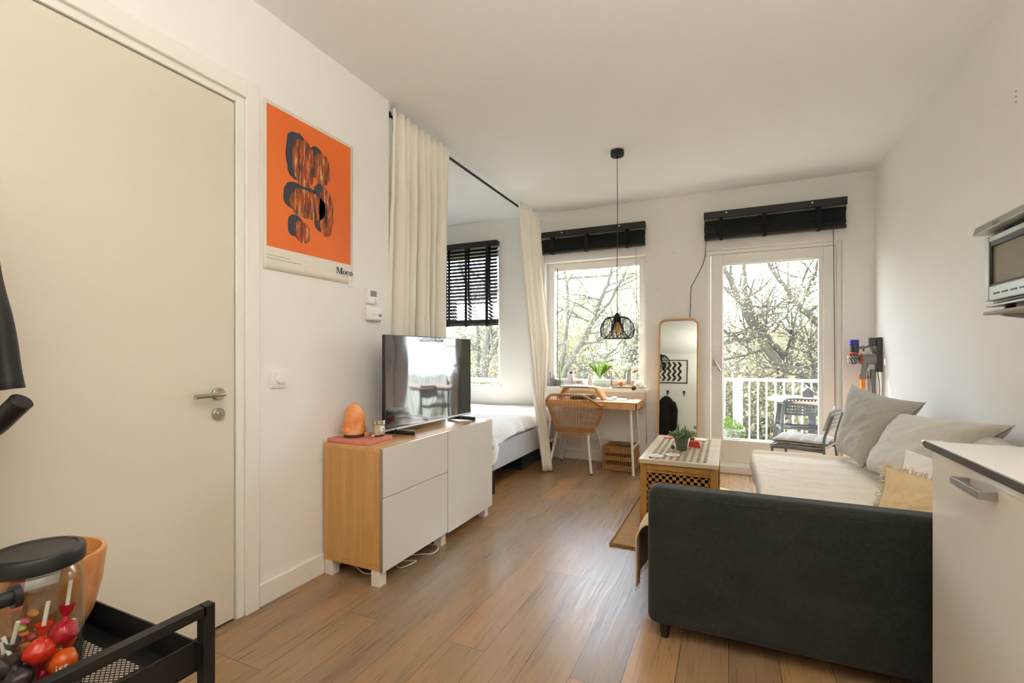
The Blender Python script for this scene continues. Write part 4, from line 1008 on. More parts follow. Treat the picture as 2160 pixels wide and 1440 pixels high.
# on the coffee table
t=thing('succulent','small green succulent in a dark green pot on the coffee table','plant',(-.315,3.68,zt))
obj('pot',B().lathe([(.036,0),(.050,.088),(.052,.092),(.047,.092),(.044,.075),(0,.075)],(-.315,3.68,zt),28),M['potgreen'],t)
obj('soil',B().cyl((-.315,3.68,zt+.07),(-.315,3.68,zt+.078),.045,n=24),mat('soil',(56,44,32),.95),t)
b1=B(); b2=B(); r=random.Random(12)
for i in range(58):
    q=r.uniform(0,2*PI); tl=r.uniform(.15,1.25); ln=r.uniform(.05,.095)*(1.05 if tl<.5 else 1)
    d=Vector((math.cos(q)*math.sin(tl),math.sin(q)*math.sin(tl),math.cos(tl))); p=Vector((-.315+math.cos(q)*.03*min(1,tl),3.68+math.sin(q)*.03*min(1,tl),zt+.08))
    m_=p+d*ln*.55+Vector((0,0,.008)); e_=p+d*ln
    b1.tube([p,m_,e_-d*.008],[.0042,.0058,.0040],6); b2.tube([e_-d*.016,e_-d*.006,e_],[.0045,.0038,.0012],6)
for (dx,dy,h) in ((-.018,0,.12),(.02,.005,.11),(.0,-.01,.085),(.03,-.012,.08)):
    b1.tube([(-.315+dx,3.68+dy,zt+.07),(-.315+dx*1.25,3.68+dy,zt+.07+h*.6),(-.315+dx*1.3,3.68+dy,zt+.07+h)],[.009,.010,.004],8)
obj('leaves',b1,M['succ'],t); obj('leaf_tips',b2,M['succpale'],t)
t=thing('red_box','small red lacquer box behind the potted succulent','box',(-.235,3.83,zt))
obj('body',B().hexa([(-.278,3.795,zt),(-.190,3.80,zt),(-.190,3.865,zt),(-.278,3.86,zt),(-.272,3.80,zt+.048),(-.200,3.805,zt+.048),(-.200,3.86,zt+.048),(-.272,3.855,zt+.048)]),M['red'],t,bevel=.003)
t=thing('bead_string','string of pale beads in front of the red box','beads',(-.25,3.775,zt))
b=B()
for i in range(16): b.ell((-.285+.0055*i,3.772+.012*math.sin(i*.35),zt+.004),.004,8,6)
obj('beads',b,mat('bead_pink',(232,196,180),.3),t)
t=thing('brown_block','short brown block behind the succulent beside the red box','block',(-.255,3.90,zt))
obj('body',B().box(-.272,-.240,3.885,3.915,zt,zt+.062),mat('brown_block',(112,74,54),.6),t,bevel=.004)
t=thing('pine_cone','small brown cone left of the potted succulent','ornament',(-.365,3.70,zt))
obj('body',B().ell((-.378,3.70,zt+.014),(.014,.014,.016),10,8),mat('cone_brown',(104,72,62),.7,bump=.6,bs=120),t)
s=N('coaster_print'); n=s.noise(s.coord(),34,3); s.l(s.ramp(n,[(.42,lin((232,220,206))),(.5,lin((150,148,150))),(.58,lin((226,150,136)))],'CONSTANT'),s.p.inputs['Base Color']); cprint=s.m
for (x,y,lb,pm) in ((-.455,3.37,'round pale coaster with pink centre at the near left corner of the coffee table','pink'),(-.355,3.455,'round coaster with a marbled pattern in front of the succulent',None),(-.205,4.16,'round plain pale coaster at the far right of the coffee table','cork'),(-.455,4.19,'round coral coaster at the far left of the coffee table','coral')):
    o=thing('coaster',lb,'coaster',(x,y,zt),'round coasters')
    obj('disc',B().lathe([(.046,0),(.049,.003),(.049,.007),(.046,.009),(0,.009)],(x,y,zt),30),mat('coaster_coral',(222,120,104),.6) if pm=='coral' else mat('coaster_clay',(226,212,192),.6),o)
    if pm=='pink': obj('centre',B().ell((x+.004,y+.004,zt+.0085),(.026,.02,.0012),18,6),mat('coaster_pink',(230,168,158),.6),o)
    if pm is None: obj('centre',B().cyl((x,y,zt+.0088),(x,y,zt+.0096),.038,n=26),cprint,o)

# ------------------------------------------------------------------ perforated chairs
def perforated(fn,nu,nv,frac=.5):
    """sheet with nu x nv oblong holes"""
    us=[0]; vs=[0]
    for i in range(nu): us+= [(i+(1-frac)/2)/nu,(i+(1+frac)/2)/nu]
    us.append(1)
    for j in range(nv): vs+= [(j+(1-frac)/2)/nv,(j+(1+frac)/2)/nv]
    vs.append(1)
    b=B(); W=len(vs)
    for u in us:
        for v in vs: b.v.append(tuple(fn(u,v)))
    for i in range(len(us)-1):
        for j in range(len(vs)-1):
            if i%2==1 and j%2==1: continue
            b.f.append((i*W+j,(i+1)*W+j,(i+1)*W+j+1,i*W+j+1))
    return b
def make_chair(label,mp,mt,loc,rz,group,pad=False,lr=.0105,fr_=.55):
    t=thing('perforated_chair',label,'chair',loc,group,rz)
    def back(u,v): a=2*u-1; return (a*.195*(1-.04*v*v),-.185-.028*(1-a*a)-.045*v,.585+.165*v-.018*(abs(a)**6)*v)
    obj('backrest',perforated(back,12,5,fr_),mp,t,solid=.010,local=True)
    obj('backrest_rim',B().tube([back(0,-.02),back(0,.8),back(.02,.96),back(.1,1.0)]+[back(.1+.08*i,1.0) for i in range(1,10)]+[back(.9,1.0),back(.98,.96),back(1,.8),back(1,-.02)]+[back(1-.1*i,-.02) for i in range(1,10)],.0085,8,closed=True),mp,t,local=True)
    def seat(u,v): a=2*u-1; c=2*v-1; return (a*.195,c*.19+.01,.432-.018*(1-a*a)*(1-c*c)-.012*max(0,c)**2*1.0)
    obj('seat',perforated(seat,14,1,.45) if pad else perforated(seat,16,3,.5),mp,t,solid=.010,local=True)
    obj('seat_edge',B().tube([seat(0,0),seat(0,1),seat(1,1),seat(1,0)],.012,8,closed=True),mp,t,local=True)
    for sx in (-1,1):
        obj('rear_leg',B().tube(spline([(sx*.185,-.245,.70),(sx*.192,-.215,.60),(sx*.195,-.185,.44),(sx*.200,-.235,.0)],5),lr,10),mt,t,local=True)
        obj('front_leg',B().tube(spline([(sx*.192,-.18,.41),(sx*.192,.165,.405),(sx*.196,.19,.36),(sx*.200,.215,.0)],6),.0105,10),mt,t,local=True)
    return t
make_chair('light grey perforated chair with a cushion at the end of the sofa',M['chairlight'],M['chairgrey'],(.585,4.70,0),math.radians(69),'perforated plastic chairs')
t=thing('seat_pad','tufted grey seat pad on the light grey chair by the door','seat pad',(.575,4.695,.45))
def padf(sg):
    def fn(u,v):
        a,c=2*u-1,2*v-1; e=((1-abs(a)**5)*(1-abs(c)**5))**.45
        tuft=.55+.45*abs(math.sin(u*4*PI))**.5*abs(math.sin(v*4*PI))**.5
        q=math.radians(-15); x=a*.20*(1-.03*(1-c*c)); y=c*.20*(1-.03*(1-a*a)); x,y=x*math.cos(q)-y*math.sin(q),x*math.sin(q)+y*math.cos(q)
        return (.575+x,4.695+y,.466+sg*(.004+.034*e*tuft) )
    return fn
obj('cover',B().grid(padf(1),48,48).grid(padf(-1),48,48,flip=True),M['pad'],t,ang=80)

# ------------------------------------------------------------------ vacuum on the right wall
t=thing('cordless_vacuum','grey cordless stick vacuum with blue cap docked in the right corner','vacuum',(1.08,4.99,1.1))
Y=5.0
b=B().cyl((.997,Y,1.272),(.997,Y,1.316),.036,n=26); obj('filter_cap',b,M['vacblue'],t,bevel=.004)
obj('motor',B().lathe([(.033,1.195),(.034,1.205),(.036,1.272),(0,1.272)],(.997,Y,0),26),M['vacdark'],t)
obj('release_ring',B().lathe([(.030,1.188),(.040,1.19),(.040,1.203),(.030,1.206)],(.990,Y-.004,0),24),M['vacred'],t)
cy=B()
obj('cyclone_core',B().ell((.995,Y,1.148),(.043,.043,.046),20,14),M['vacdark'],t)
for i in range(12):
    q=2*PI*i/12
    for z0_,z1_ in ((1.182,1.155),(1.15,1.118)):
        p=Vector((.995+math.cos(q)*.041,Y+math.sin(q)*.041,z0_)); p2=Vector((.995+math.cos(q+.45)*.040,Y+math.sin(q+.45)*.040,z1_)); cy.cyl(p,p2,.0078,.006,n=8)
obj('cyclone_cones',cy,M['steel'],t)
obj('bin',B().tube([(1.035,Y,1.148),(1.05,Y,1.148),(1.10,Y,1.150),(1.15,Y,1.150)],[.036,.044,.046,.044],22),M['vacgrey'],t)
obj('bin_ring',B().tube([(1.036,Y,1.148),(1.052,Y,1.148)],[.041,.0465],22),M['vacred'],t)
obj('handle',B().tube(spline([(1.02,Y,1.243),(1.06,Y,1.25),(1.11,Y,1.265),(1.125,Y,1.235),(1.135,Y,1.19)],5),[.014]*21,12),M['vacgrey'],t)
obj('trigger',B().box(1.06,1.07,Y-.006,Y+.006,1.215,1.24),M['vacdark'],t)
obj('battery',B().box(1.10,1.15,Y-.025,Y+.025,1.262,1.332),M['vacdark'],t,bevel=.004)
obj('elbow',B().tube(spline([(1.075,Y-.01,1.115),(1.07,Y-.01,1.085),(1.058,Y-.01,1.05),(1.056,Y-.01,.975)],5),[.024]*16,16),M['vacgrey'],t)
obj('wand_clip',B().box(1.030,1.044,Y-.022,Y+.002,.975,1.02),M['vacred'],t,bevel=.003)
obj('wand',B().cyl((1.056,Y-.01,.98),(1.056,Y-.01,.10),.0175,n=18),M['vacorange'],t)
obj('floor_head',B().box(.96,1.15,Y-.05,Y+.05,.005,.07).cyl((1.056,Y-.01,.05),(1.056,Y-.01,.12),.02,n=14),M['vacgrey'],t,bevel=.012)
d=thing('vacuum_dock','dark wall dock with spare nozzles holding the stick vacuum','wall dock',(1.165,4.99,1.19))
obj('backplate',B().box(1.152,XR,Y-.04,Y+.04,1.04,1.335),M['vacdark'],d,bevel=.006)
obj('spare_tool',B().tube([(1.13,Y+.0,1.06),(1.13,Y,1.0),(1.133,Y,.99),(1.135,Y,.70)],[.022,.021,.0175,.0165],14),M['vacgrey'],d)
obj('spare_brush',B().tube([(1.10,Y-.01,1.05),(1.10,Y-.01,1.0),(1.102,Y-.01,.90),(1.098,Y-.01,.83),(1.104,Y-.01,.80)],[.011,.012,.009,.010,.013],10),M['steel'],d)
obj('tool_collar',B().cyl((1.10,Y-.01,1.0),(1.10,Y-.01,.985),.0155,n=14),M['vacred'],d)
obj('charging_cord',B().tube(spline([(1.16,Y-.02,1.045),(1.168,Y-.03,.95),(1.172,Y-.02,.85),(1.165,Y-.03,.70),(1.172,Y-.02,.4)],5),.003,6),M['vacdark'],d)

# ------------------------------------------------------------------ kitchen run on the right
xe=.560
t=thing('worktop','glossy white worktop with dark edge along the right wall','worktop',(.87,.3,.918))
obj('slab',B().box(xe+.004,XR,YN+.02,1.888,.898,.918),M['worktop'],t,bevel=.001)
obj('dark_edge',B().box(xe-.001,xe+.005,YN+.02,1.890,.8975,.9185),M['worktopedge'],t,bevel=.001)
obj('edge_end_cap',B().cyl((xe+.003,1.892,.910),(xe+.003,1.902,.910),.009,n=16).cyl((xe+.03,1.888,.912),(xe+.03,1.896,.912),.006,n=12).bar((xe,1.893,.916),(xe+.045,1.893,.918),.006,.006),M['shiny'],t)
for i,(ya,yb) in enumerate(((1.275,1.875),(.672,1.272),(.069,.669),(-.534,.066))):
    o=thing('kitchen_cabinet',['cream kitchen cabinet with steel bar handle at the sofa end of the worktop','second cream kitchen cabinet from the sofa','third cream kitchen cabinet from the sofa','fourth cream kitchen cabinet from the sofa'][i],'cabinet',(.87,(ya+yb)/2,0),'kitchen base cabinets')
    obj('body',B().box(xe+.036,XR-.015,ya,yb,.10,.896),M['kitchenedge'],o,bevel=.001)
    obj('plinth',B().box(xe+.07,XR-.02,ya,yb,0,.10),M['kitchenedge'],o)
    d_=obj('door',B().box(xe+.014,xe+.033,ya+.002,yb-.002,.10,.890),M['kitchen'],o,bevel=.0015)
    yc=yb-.315
    obj('handle',B().box(xe-.022,xe-.010,yc-.08,yc+.08,.845,.865).box(xe-.012,xe+.0145,yc-.08,yc-.066,.845,.865).box(xe-.012,xe+.0145,yc+.066,yc+.08,.845,.865),M['steel'],d_,bevel=.001)

# ------------------------------------------------------------------ small oven on wall brackets
t=thing('compact_oven','small steel oven held on brackets high on the right wall','oven',(.98,1.89,1.35))
xf,ya,yb,za,zb=.80,1.66,2.155,1.362,1.605
obj('body',B().box(xf+.02,1.165,ya,yb,za,zb),M['ovensteel'],t,bevel=.006)
# door: frame with rounded window
def rect_ring(b,ya,yb,za,zb,my,mz,x0,x1):
    b.box(x0,x1,ya,ya+my,za,zb).box(x0,x1,yb-my,yb,za,zb).box(x0,x1,ya+my,yb-my,za,za+mz).box(x0,x1,ya+my,yb-my,zb-.02,zb); return b
obj('door',rect_ring(B(),ya,yb,za+.008,zb-.018,.030,.05,xf,xf+.022),M['ovensteel'],t,bevel=.004)
obj('window_seal',rect_ring(B(),ya+.027,yb-.027,za+.054,zb-.034,.010,.010,xf+.001,xf+.018),M['blackplastic'],t,bevel=.004)
obj('window',B().box(xf+.009,xf+.014,ya+.033,yb-.033,za+.06,zb-.04),M['ovenglass'],t,smooth=False)
b=B()
for i in range(7): y=yb-.062-.052*i; b.box(xf-.0012,xf+.001,y-.036,y,za+.027,za+.0325)
obj('vent_slot',b,M['blackplastic'],t,smooth=False)
obj('top_visor',B().hexa([(xf-.030,ya,zb-.006),(xf-.030,yb+.006,zb-.006),(xf+.05,yb+.006,zb-.012),(xf+.05,ya,zb-.012),(xf-.022,ya,zb+.022),(xf-.022,yb+.006,zb+.022),(xf+.05,yb,zb+.026),(xf+.05,ya,zb+.026)]),M['ovensteel'],t,bevel=.003)
b=B()
for i in range(3): y=yb-.11-.07*i; b.box(xf+.004,xf+.016,y-.04,y,zb-.0135,zb-.0115)
obj('visor_vent',b,M['blackplastic'],t)
lt=text_mesh('Tefal',.021,lambda x,y,z:(xf-.0285+.24*y-.0006-z,2.035-x,zb+.001+y),.0004)
obj('lettering',lt,M['grey'],t,smooth=False)
obj('crumb_tray',B().box(xf+.0,1.15,ya,yb-.004,za-.012,za-.004),M['ovensteel'],t,bevel=.002)
for y in (yb-.04,ya+.04):
    for x in (xf+.05,1.12): obj('foot',B().cyl((x,y,za-.026),(x,y,za),.014,n=14),M['blackplastic'],t)
t=thing('wall_bracket_shelf','grey metal bracket shelf carrying the small oven','bracket',(1.0,1.89,1.32))
obj('plate',B().box(xf+.0,XR,ya-.03,yb+.012,1.325,1.336),mat('bracket_taupe',(140,130,110),.4,.3),t,bevel=.003)
for y in (yb-.02,ya+.02):
    obj('arm',B().hexa([(xf+.05,y-.012,1.318),(XR,y-.012,1.26),(XR,y+.012,1.26),(xf+.05,y+.012,1.318),(xf+.03,y-.012,1.326),(XR,y-.012,1.326),(XR,y+.012,1.326),(xf+.03,y+.012,1.326)]),M['grey'],t)

# ------------------------------------------------------------------ trolley, jar, bowl
t=thing('kitchen_trolley','black metal trolley with mesh tray in the left foreground','trolley',(-1.39,.50,0))
tx0,tx1,ty0,ty1=-1.70,-1.088,.285,.712
def post(x,y,h): return B().box(x-.013,x+.013,y-.013,y+.013,.06,h)
for (x,y,h) in ((tx1-.013,ty1-.013,.612),(tx0+.013,ty1-.013,.612),(tx1-.013,ty0+.013,.80),(tx0+.013,ty0+.013,.80)):
    p=obj('post',post(x,y,h),M['blackmetal'],t,bevel=.001)
    obj('caster',B().cyl((x-.011,y,.03),(x+.011,y,.03),.03,n=18).box(x-.014,x+.014,y-.008,y+.008,.03,.075),M['blackplastic'],p)
obj('side_rail',B().box(tx1-.026,tx1,ty0+.02,ty1-.02,.590,.612),M['blackmetal'],t,bevel=.001)
obj('side_rail',B().box(tx0,tx0+.026,ty0+.02,ty1-.02,.590,.612),M['blackmetal'],t,bevel=.001)
obj('handle',B().cyl((tx1-.014,.20,.779),(tx1-.014,.372,.779),.0125,n=20).cyl((tx1-.014,.372,.779),(tx1-.014,.382,.779),.019,n=24),M['blackmetal'],t)
def tray(z,zl):
    b=B(); q=.022
    b.box(tx0+.01,tx1-.01,ty1-.030,ty1-.026,z,zl).box(tx0+.01,tx1-.01,ty0+.026,ty0+.030,z,zl).box(tx1-.030,tx1-.026,ty0+.026,ty1-.026,z,zl).box(tx0+.026,tx0+.030,ty0+.026,ty1-.026,z,zl)
    b.box(tx0+.026,tx1-.026,ty1-.026-.045,ty1-.026,z-.002,z+.001).box(tx0+.026,tx1-.026,ty0+.026,ty0+.071,z-.002,z+.001).box(tx1-.071,tx1-.026,ty0+.06,ty1-.06,z-.002,z+.001).box(tx0+.026,tx0+.071,ty0+.06,ty1-.06,z-.002,z+.001)
    m=B(); xa,xb,ya_,yb_=tx0+.06,tx1-.06,ty0+.06,ty1-.06; p=.0175; sl=1.7
    def clip(a,c):   # segment to rectangle
        out=[]; d=c-a; t0,t1=0,1
        for i,(lo,hi) in enumerate(((xa,xb),(ya_,yb_))):
            if abs(d[i])<1e-9: continue
            q0,q1=(lo-a[i])/d[i],(hi-a[i])/d[i]
            if q0>q1:q0,q1=q1,q0
            t0=max(t0,q0);t1=min(t1,q1)
        return (a+d*t0,a+d*t1) if t1>t0 else None
    W=xb-xa; Hh=yb_-ya_
    for sg in (1,-1):
        k=-int(Hh*sl/p)-2
        while k*p<W+Hh*sl:
            a=Vector((xa+k*p,ya_ if sg>0 else yb_,z)); c=a+Vector((Hh*sl,Hh*sg,0)); s_=clip(a,c)
            if s_ and (s_[1]-s_[0]).length>.004: m.bar(s_[0],s_[1],.0019,.0010)
            k+=1
    return b,m
for z,zl in ((.462,.530),(.14,.20)):
    f_,m_=tray(z,zl)
    tr=obj('tray',f_,M['blackmetal'],t,smooth=False); obj('mesh_floor',m_,M['blackmetal'],tr,smooth=False)
jx,jy,jz=-1.343,.491,.4655; jr=.079
t=thing('candy_jar','large glass jar with black lid holding sweets on the trolley','jar',(jx,jy,jz))
prof=[(jr-.008,0),(jr,.010),(jr,.235),(jr-.004,.258),(jr-.016,.275),(jr-.014,.285)]
pin=[(r_-.003,z) for r_,z in prof[::-1]]
obj('glass',B().lathe(prof+pin[:-1]+[(jr-.012,.008),(0,.007)],(jx,jy,jz),48),M['jarglass'],t)
obj('lid',B().lathe([(jr-.012,.276),(jr+.002,.277),(jr+.003,.302),(jr,.308),(jr-.010,.310),(jr-.013,.3075),(jr-.030,.3065),(0,.3065)],(jx,jy,jz),48),M['blackplastic'],t,ang=30)
# wrapped lollipops and sweets inside
def wrapper(name): return mat(name,*{'wrap_red':((216,44,28),.22),'wrap_crimson':((186,22,46),.22),'wrap_dark':((62,52,56),.25),'wrap_orange':((232,92,30),.22)}[name])
stick=mat('lolly_stick',(238,232,220),.5); white_print=mat('wrap_print',(236,232,232),.4); navy=mat('wrap_navy',(52,46,92),.4)
def lolly(label,p,q,m,seed,tx=None):
    p=Vector(p);q=Vector(q)   # head centre, stick end
    t=thing('lollipop',label,'lollipop',tuple(p),'lollipops in the jar')
    R=(q-p).to_track_quat('Z','Y').to_matrix().to_4x4()
    def hd(u,v):
        a=2*PI*u; lat=-PI/2+PI*v; r=.026*(1+.10*noise.noise(Vector((math.cos(a)*2+seed,math.sin(a)*2,lat*2)))+.05*math.sin(a*7+seed)*max(0,lat)); return p+R.to_3x3()@Vector((math.cos(a)*math.cos(lat)*r,math.sin(a)*math.cos(lat)*r,math.sin(lat)*r*.92))
    obj('wrapped_head',B().grid(hd,26,14,closeu=True),m,t)
    d=(q-p).normalized()
    obj('twist',B().lathe([(.008,0),(.005,.010),(.010,.020),(.014,.034),(.012,.034),(.004,.012),(.0,.01)],tuple(p+d*.022),14,R.to_3x3()),m,t)
    obj('stick',B().cyl(p+d*.02,q,.0038,n=10),stick,t)
    return t
j=lambda a,b_,c:(jx+a,jy+b_,jz+c)
# right/left across the view and toward the viewer, in plan
rv=Vector((.37,.93)); fv=Vector((.93,-.37))
def J(r_,f_,z): return (jx+rv.x*r_+fv.x*f_,jy+rv.y*r_+fv.y*f_,jz+z)
lolly('orange red wrapped lollipop in the middle of the jar',J(.006,.036,.105),J(.020,.038,.205),wrapper('wrap_red'),1)
lolly('crimson wrapped lollipop at the right of the jar',J(.043,.014,.122),J(.055,.0,.225),wrapper('wrap_crimson'),2)
lolly('red wrapped lollipop low at the right of the jar',J(.042,.030,.066),J(.0,-.03,.13),wrapper('wrap_orange'),3)
lolly('dark wrapped lollipop low at the left of the jar, stick leaning left',J(-.022,.040,.062),J(-.046,.02,.150),wrapper('wrap_dark'),4)
lolly('dark wrapped lollipop far left in the jar with upright stick',J(-.042,.012,.085),J(-.024,.034,.178),wrapper('wrap_dark'),5)
lolly('crimson wrapped lollipop buried at the bottom of the jar',J(.012,-.010,.036),J(.02,-.05,.12),wrapper('wrap_crimson'),6)
lolly('orange wrapped lollipop at the bottom right of the jar',J(.042,-.02,.034),J(.06,-.02,.13),wrapper('wrap_orange'),7)
lolly('dark wrapped lollipop at the bottom left of the jar',J(-.042,-.010,.034),J(-.05,-.03,.12),wrapper('wrap_dark'),8)
t=thing('sweet_packet','tall clear packet of coloured sweets with a red and white band in the jar','packet',J(-.004,-.012,.07))
def pk(r_,f_,z): return J(-.004+r_,-.012+f_,z)
obj('sleeve',B().hexa([pk(-.032,-.006,.07),pk(.032,-.006,.07),pk(.032,.006,.07),pk(-.032,.006,.07),pk(-.030,-.004,.252),pk(.042,-.004,.252),pk(.042,.004,.252),pk(-.030,.004,.252)]),pane_mat('packet_film',(.93,.9,.86),1.5),t)
obj('red_band',B().hexa([pk(-.036,.007,.188),pk(-.016,.0075,.188),pk(-.016,.009,.188),pk(-.036,.0085,.188),pk(-.033,.0055,.255),pk(-.013,.006,.250),pk(-.013,.0075,.250),pk(-.033,.007,.255)]),mat('packet_red',(206,88,68),.4),t)
obj('white_band',B().hexa([pk(-.013,.0065,.222),pk(.040,.0065,.226),pk(.040,.008,.226),pk(-.013,.008,.222),pk(-.011,.0055,.250),pk(.044,.0055,.258),pk(.044,.007,.258),pk(-.011,.007,.250)]),mat('packet_white',(224,222,216),.4),t)
for i,(c,z,r_) in enumerate([((226,140,40),.170,.012),((214,84,110),.158,.0),((176,190,100),.146,-.006),((222,128,52),.133,-.002),((204,70,90),.121,-.008),((206,72,92),.122,.008),((226,150,60),.108,.0),((176,190,100),.096,.003),((214,84,110),.084,-.004)]):
    o=obj('sweet',B().ell(pk(r_-.012,.0,z),(.0145,.008,.0062),12,8),mat('sweet_%d'%i,c,.3),t)
# lettering on two wrappers
def facing(p,w):  # small flat text turned to the viewer
    pass
for s_,p,sz in (('ist',J(.030,.066,.062),.022),('i',J(.043,.048,.138),.016)):
    o_=Vector(p)
    lt=text_mesh(s_,sz,lambda x,y,z:tuple(o_+Vector((rv.x,rv.y,0))*x+Vector((0,0,1))*y+Vector((fv.x,fv.y,0))*(z-.3*abs(x)+.002)),.0006)
    w=[c for c in C.objects if c.get('label','').startswith('red wrapped lollipop low' if s_=='ist' else 'crimson wrapped lollipop at the right')][0]
    obj('lettering',lt,white_print,w,smooth=False)
bx,by,bz=-1.552,.572,.4655
t=thing('wooden_bowl','honey coloured wooden bowl of green fruit behind the jar','bowl',(bx,by,bz))
obj('bowl',B().lathe([(.05,0),(.075,.012),(.105,.07),(.122,.14),(.130,.215),(.129,.225),(.120,.226),(.110,.16),(.095,.08),(.06,.03),(0,.025)],(bx,by,bz),48),M['rimwood'],t)
gf=mat('green_fruit_skin',(160,176,72),.4,var=.2,vs=12)
for i,(dx,dy,dz) in enumerate(((.03,-.035,.19),(-.04,.02,.19),(.045,.04,.18),(.0,.0,.12))):
    o=obj('green_fruit',B().ell((bx+dx,by+dy,bz+dz),(.052,.046,.044),22,14),gf); tag(o,['green fruit in the wooden bowl seen through the jar top','green fruit at the back left in the wooden bowl','green fruit at the right of the wooden bowl','green fruit lowest in the wooden bowl'][i],'fruit','green fruit in the bowl')

# ------------------------------------------------------------------ coat stand at the left edge
t=thing('coat_stand','black coat stand with a curved hooked arm at the left edge','coat stand',(-1.87,.47,0))
obj('pole',B().cyl((-1.87,.47,.02),(-1.87,.47,1.78),.018,n=18),M['blackmetal'],t)
obj('base',B().lathe([(.13,0),(.13,.012),(.03,.028),(.018,.03)],(-1.87,.47,0),32),M['blackmetal'],t)
obj('hook_arm',B().tube(spline([(-1.87,.47,.93),(-1.83,.52,.945),(-1.77,.561,.995),(-1.732,.579,1.032),(-1.70,.594,1.066)],6),[.026]*25,18),M['blackplastic'],t)
obj('hook_arm',B().tube(spline([(-1.87,.47,1.68),(-1.83,.48,1.68),(-1.80,.49,1.72)],6),[.014]*13,14),M['blackplastic'],t)
obj('hook_arm',B().tube(spline([(-1.87,.47,1.0),(-1.89,.42,1.0),(-1.91,.38,1.05)],6),[.014]*13,14),M['blackplastic'],t)
def drape(cx_,cy_,zs,rs,seed,n=40):
    def fn(u,v):
        z=zs[0]+(zs[-1]-zs[0])*v; k=v*(len(rs)-1)
        i=min(int(k),len(rs)-2); r_=rs[i]*(1-(k-i))+rs[i+1]*(k-i); q=2*PI*u
        r_*=1+.10*math.sin(5*q+seed)*v+.06*noise.noise(Vector((math.cos(q)*2,math.sin(q)*2,z*7+seed)))
        return (cx_+math.cos(q)*r_,cy_+math.sin(q)*r_*.9,z)
    return B().grid(fn,n,24,closeu=True)
t=thing('black_jacket','black jacket hanging on the coat stand, its wide hem cut by the left edge','jacket',(-1.76,.515,1.68))
obj('shell',drape(-1.76,.515,[1.70,1.10],[.012,.040,.050,.062,.078,.090,.102],1),M['coat'],t,solid=.004)
t=thing('black_bag','black cloth bag hanging lower on the coat stand','bag',(-1.80,.47,.90))
obj('shell',drape(-1.806,.485,[.905,.66],[.01,.03,.046,.06,.074,.078,.06],4),M['coat'],t,solid=.004)

# ------------------------------------------------------------------ wall by the entrance, seen in the mirror
t=thing('framed_print','black framed chevron print seen in the mirror','picture',(-1.245,YN,2.405))
xa,xb,za,zb=-1.63,-.868,2.13,2.688; yw=YN
obj('frame',B().box(xa,xb,yw,yw+.022,za,za+.018).box(xa,xb,yw,yw+.022,zb-.018,zb).box(xa,xa+.018,yw,yw+.022,za,zb).box(xb-.018,xb,yw,yw+.022,za,zb),M['black'],t,bevel=.002)
obj('mat_board',B().box(xa+.015,xb-.015,yw+.002,yw+.008,za+.015,zb-.015),M['paper'],t)
b=B(); 
ix0,ix1,iz0,iz1=xa+.06,xb-.06,za+.05,zb-.05; nr=6; rh=(iz1-iz0)/nr; cwid=.058; sk=.055
for j in range(nr):
    z=iz0+j*rh; s_=sk if j%2==0 else -sk; x=ix0+(.0 if j%2==0 else sk)
    while x+cwid+max(s_,0)<=ix1+.001 and x+min(s_,0)>=ix0-.06:
        if x+min(0,s_)>=ix0-.001: b.prism([(x,z),(x+cwid,z),(x+cwid+s_,z+rh),(x+s_,z+rh)],lambda u,v,d:(u,d,v),yw+.008,yw+.0095)
        x+=2*cwid
obj('chevrons',b,M['ink'],t,smooth=False)
for i,x in enumerate((-1.30,-.94)):
    o=thing('coat_hook',['black coat hook carrying the long black coat seen in the mirror','empty black coat hook seen in the mirror'][i],'hook',(x,YN,1.89),'coat hooks')
    obj('plate',B().box(x-.025,x+.025,YN,YN+.010,1.89,1.955),M['black'],o,bevel=.003)
    obj('prong',B().tube(spline([(x,YN+.008,1.91),(x,YN+.04,1.875),(x,YN+.06,1.835),(x,YN+.075,1.85)],5),.011,10),M['black'],o)
t=thing('long_coat','long black coat on a hanger seen in the mirror','coat',(-1.30,YN+.07,1.82))
def coatf(u,v):
    z=1.80-.98*v; q=2*PI*u
    w=.04+.16*min(1,v/.18)**.7 if v<.18 else .20-.045*min(1,(v-.18)/.25)+.02*v
    return (-1.315+math.cos(q)*w*(1+.05*math.sin(9*q)*v),YN+.095+math.sin(q)*(.035+.03*v)*(1+.15*math.sin(7*q+2)*v),z)
obj('body',B().grid(coatf,48,30,closeu=True),M['coat'],t,solid=.004)
for sx in (-1,1):
    obj('sleeve',B().tube([(-1.315+sx*.15,YN+.10,1.66),(-1.315+sx*.20,YN+.10,1.50),(-1.315+sx*.205,YN+.11,1.15),(-1.315+sx*.20,YN+.11,1.02)],[.055,.060,.05,.052],14),M['coat'],t)
obj('hanger_hook',B().tube(spline([(-1.30,YN+.075,1.79),(-1.30,YN+.07,1.84),(-1.30,YN+.05,1.87)],5),.004,6),M['black'],t)
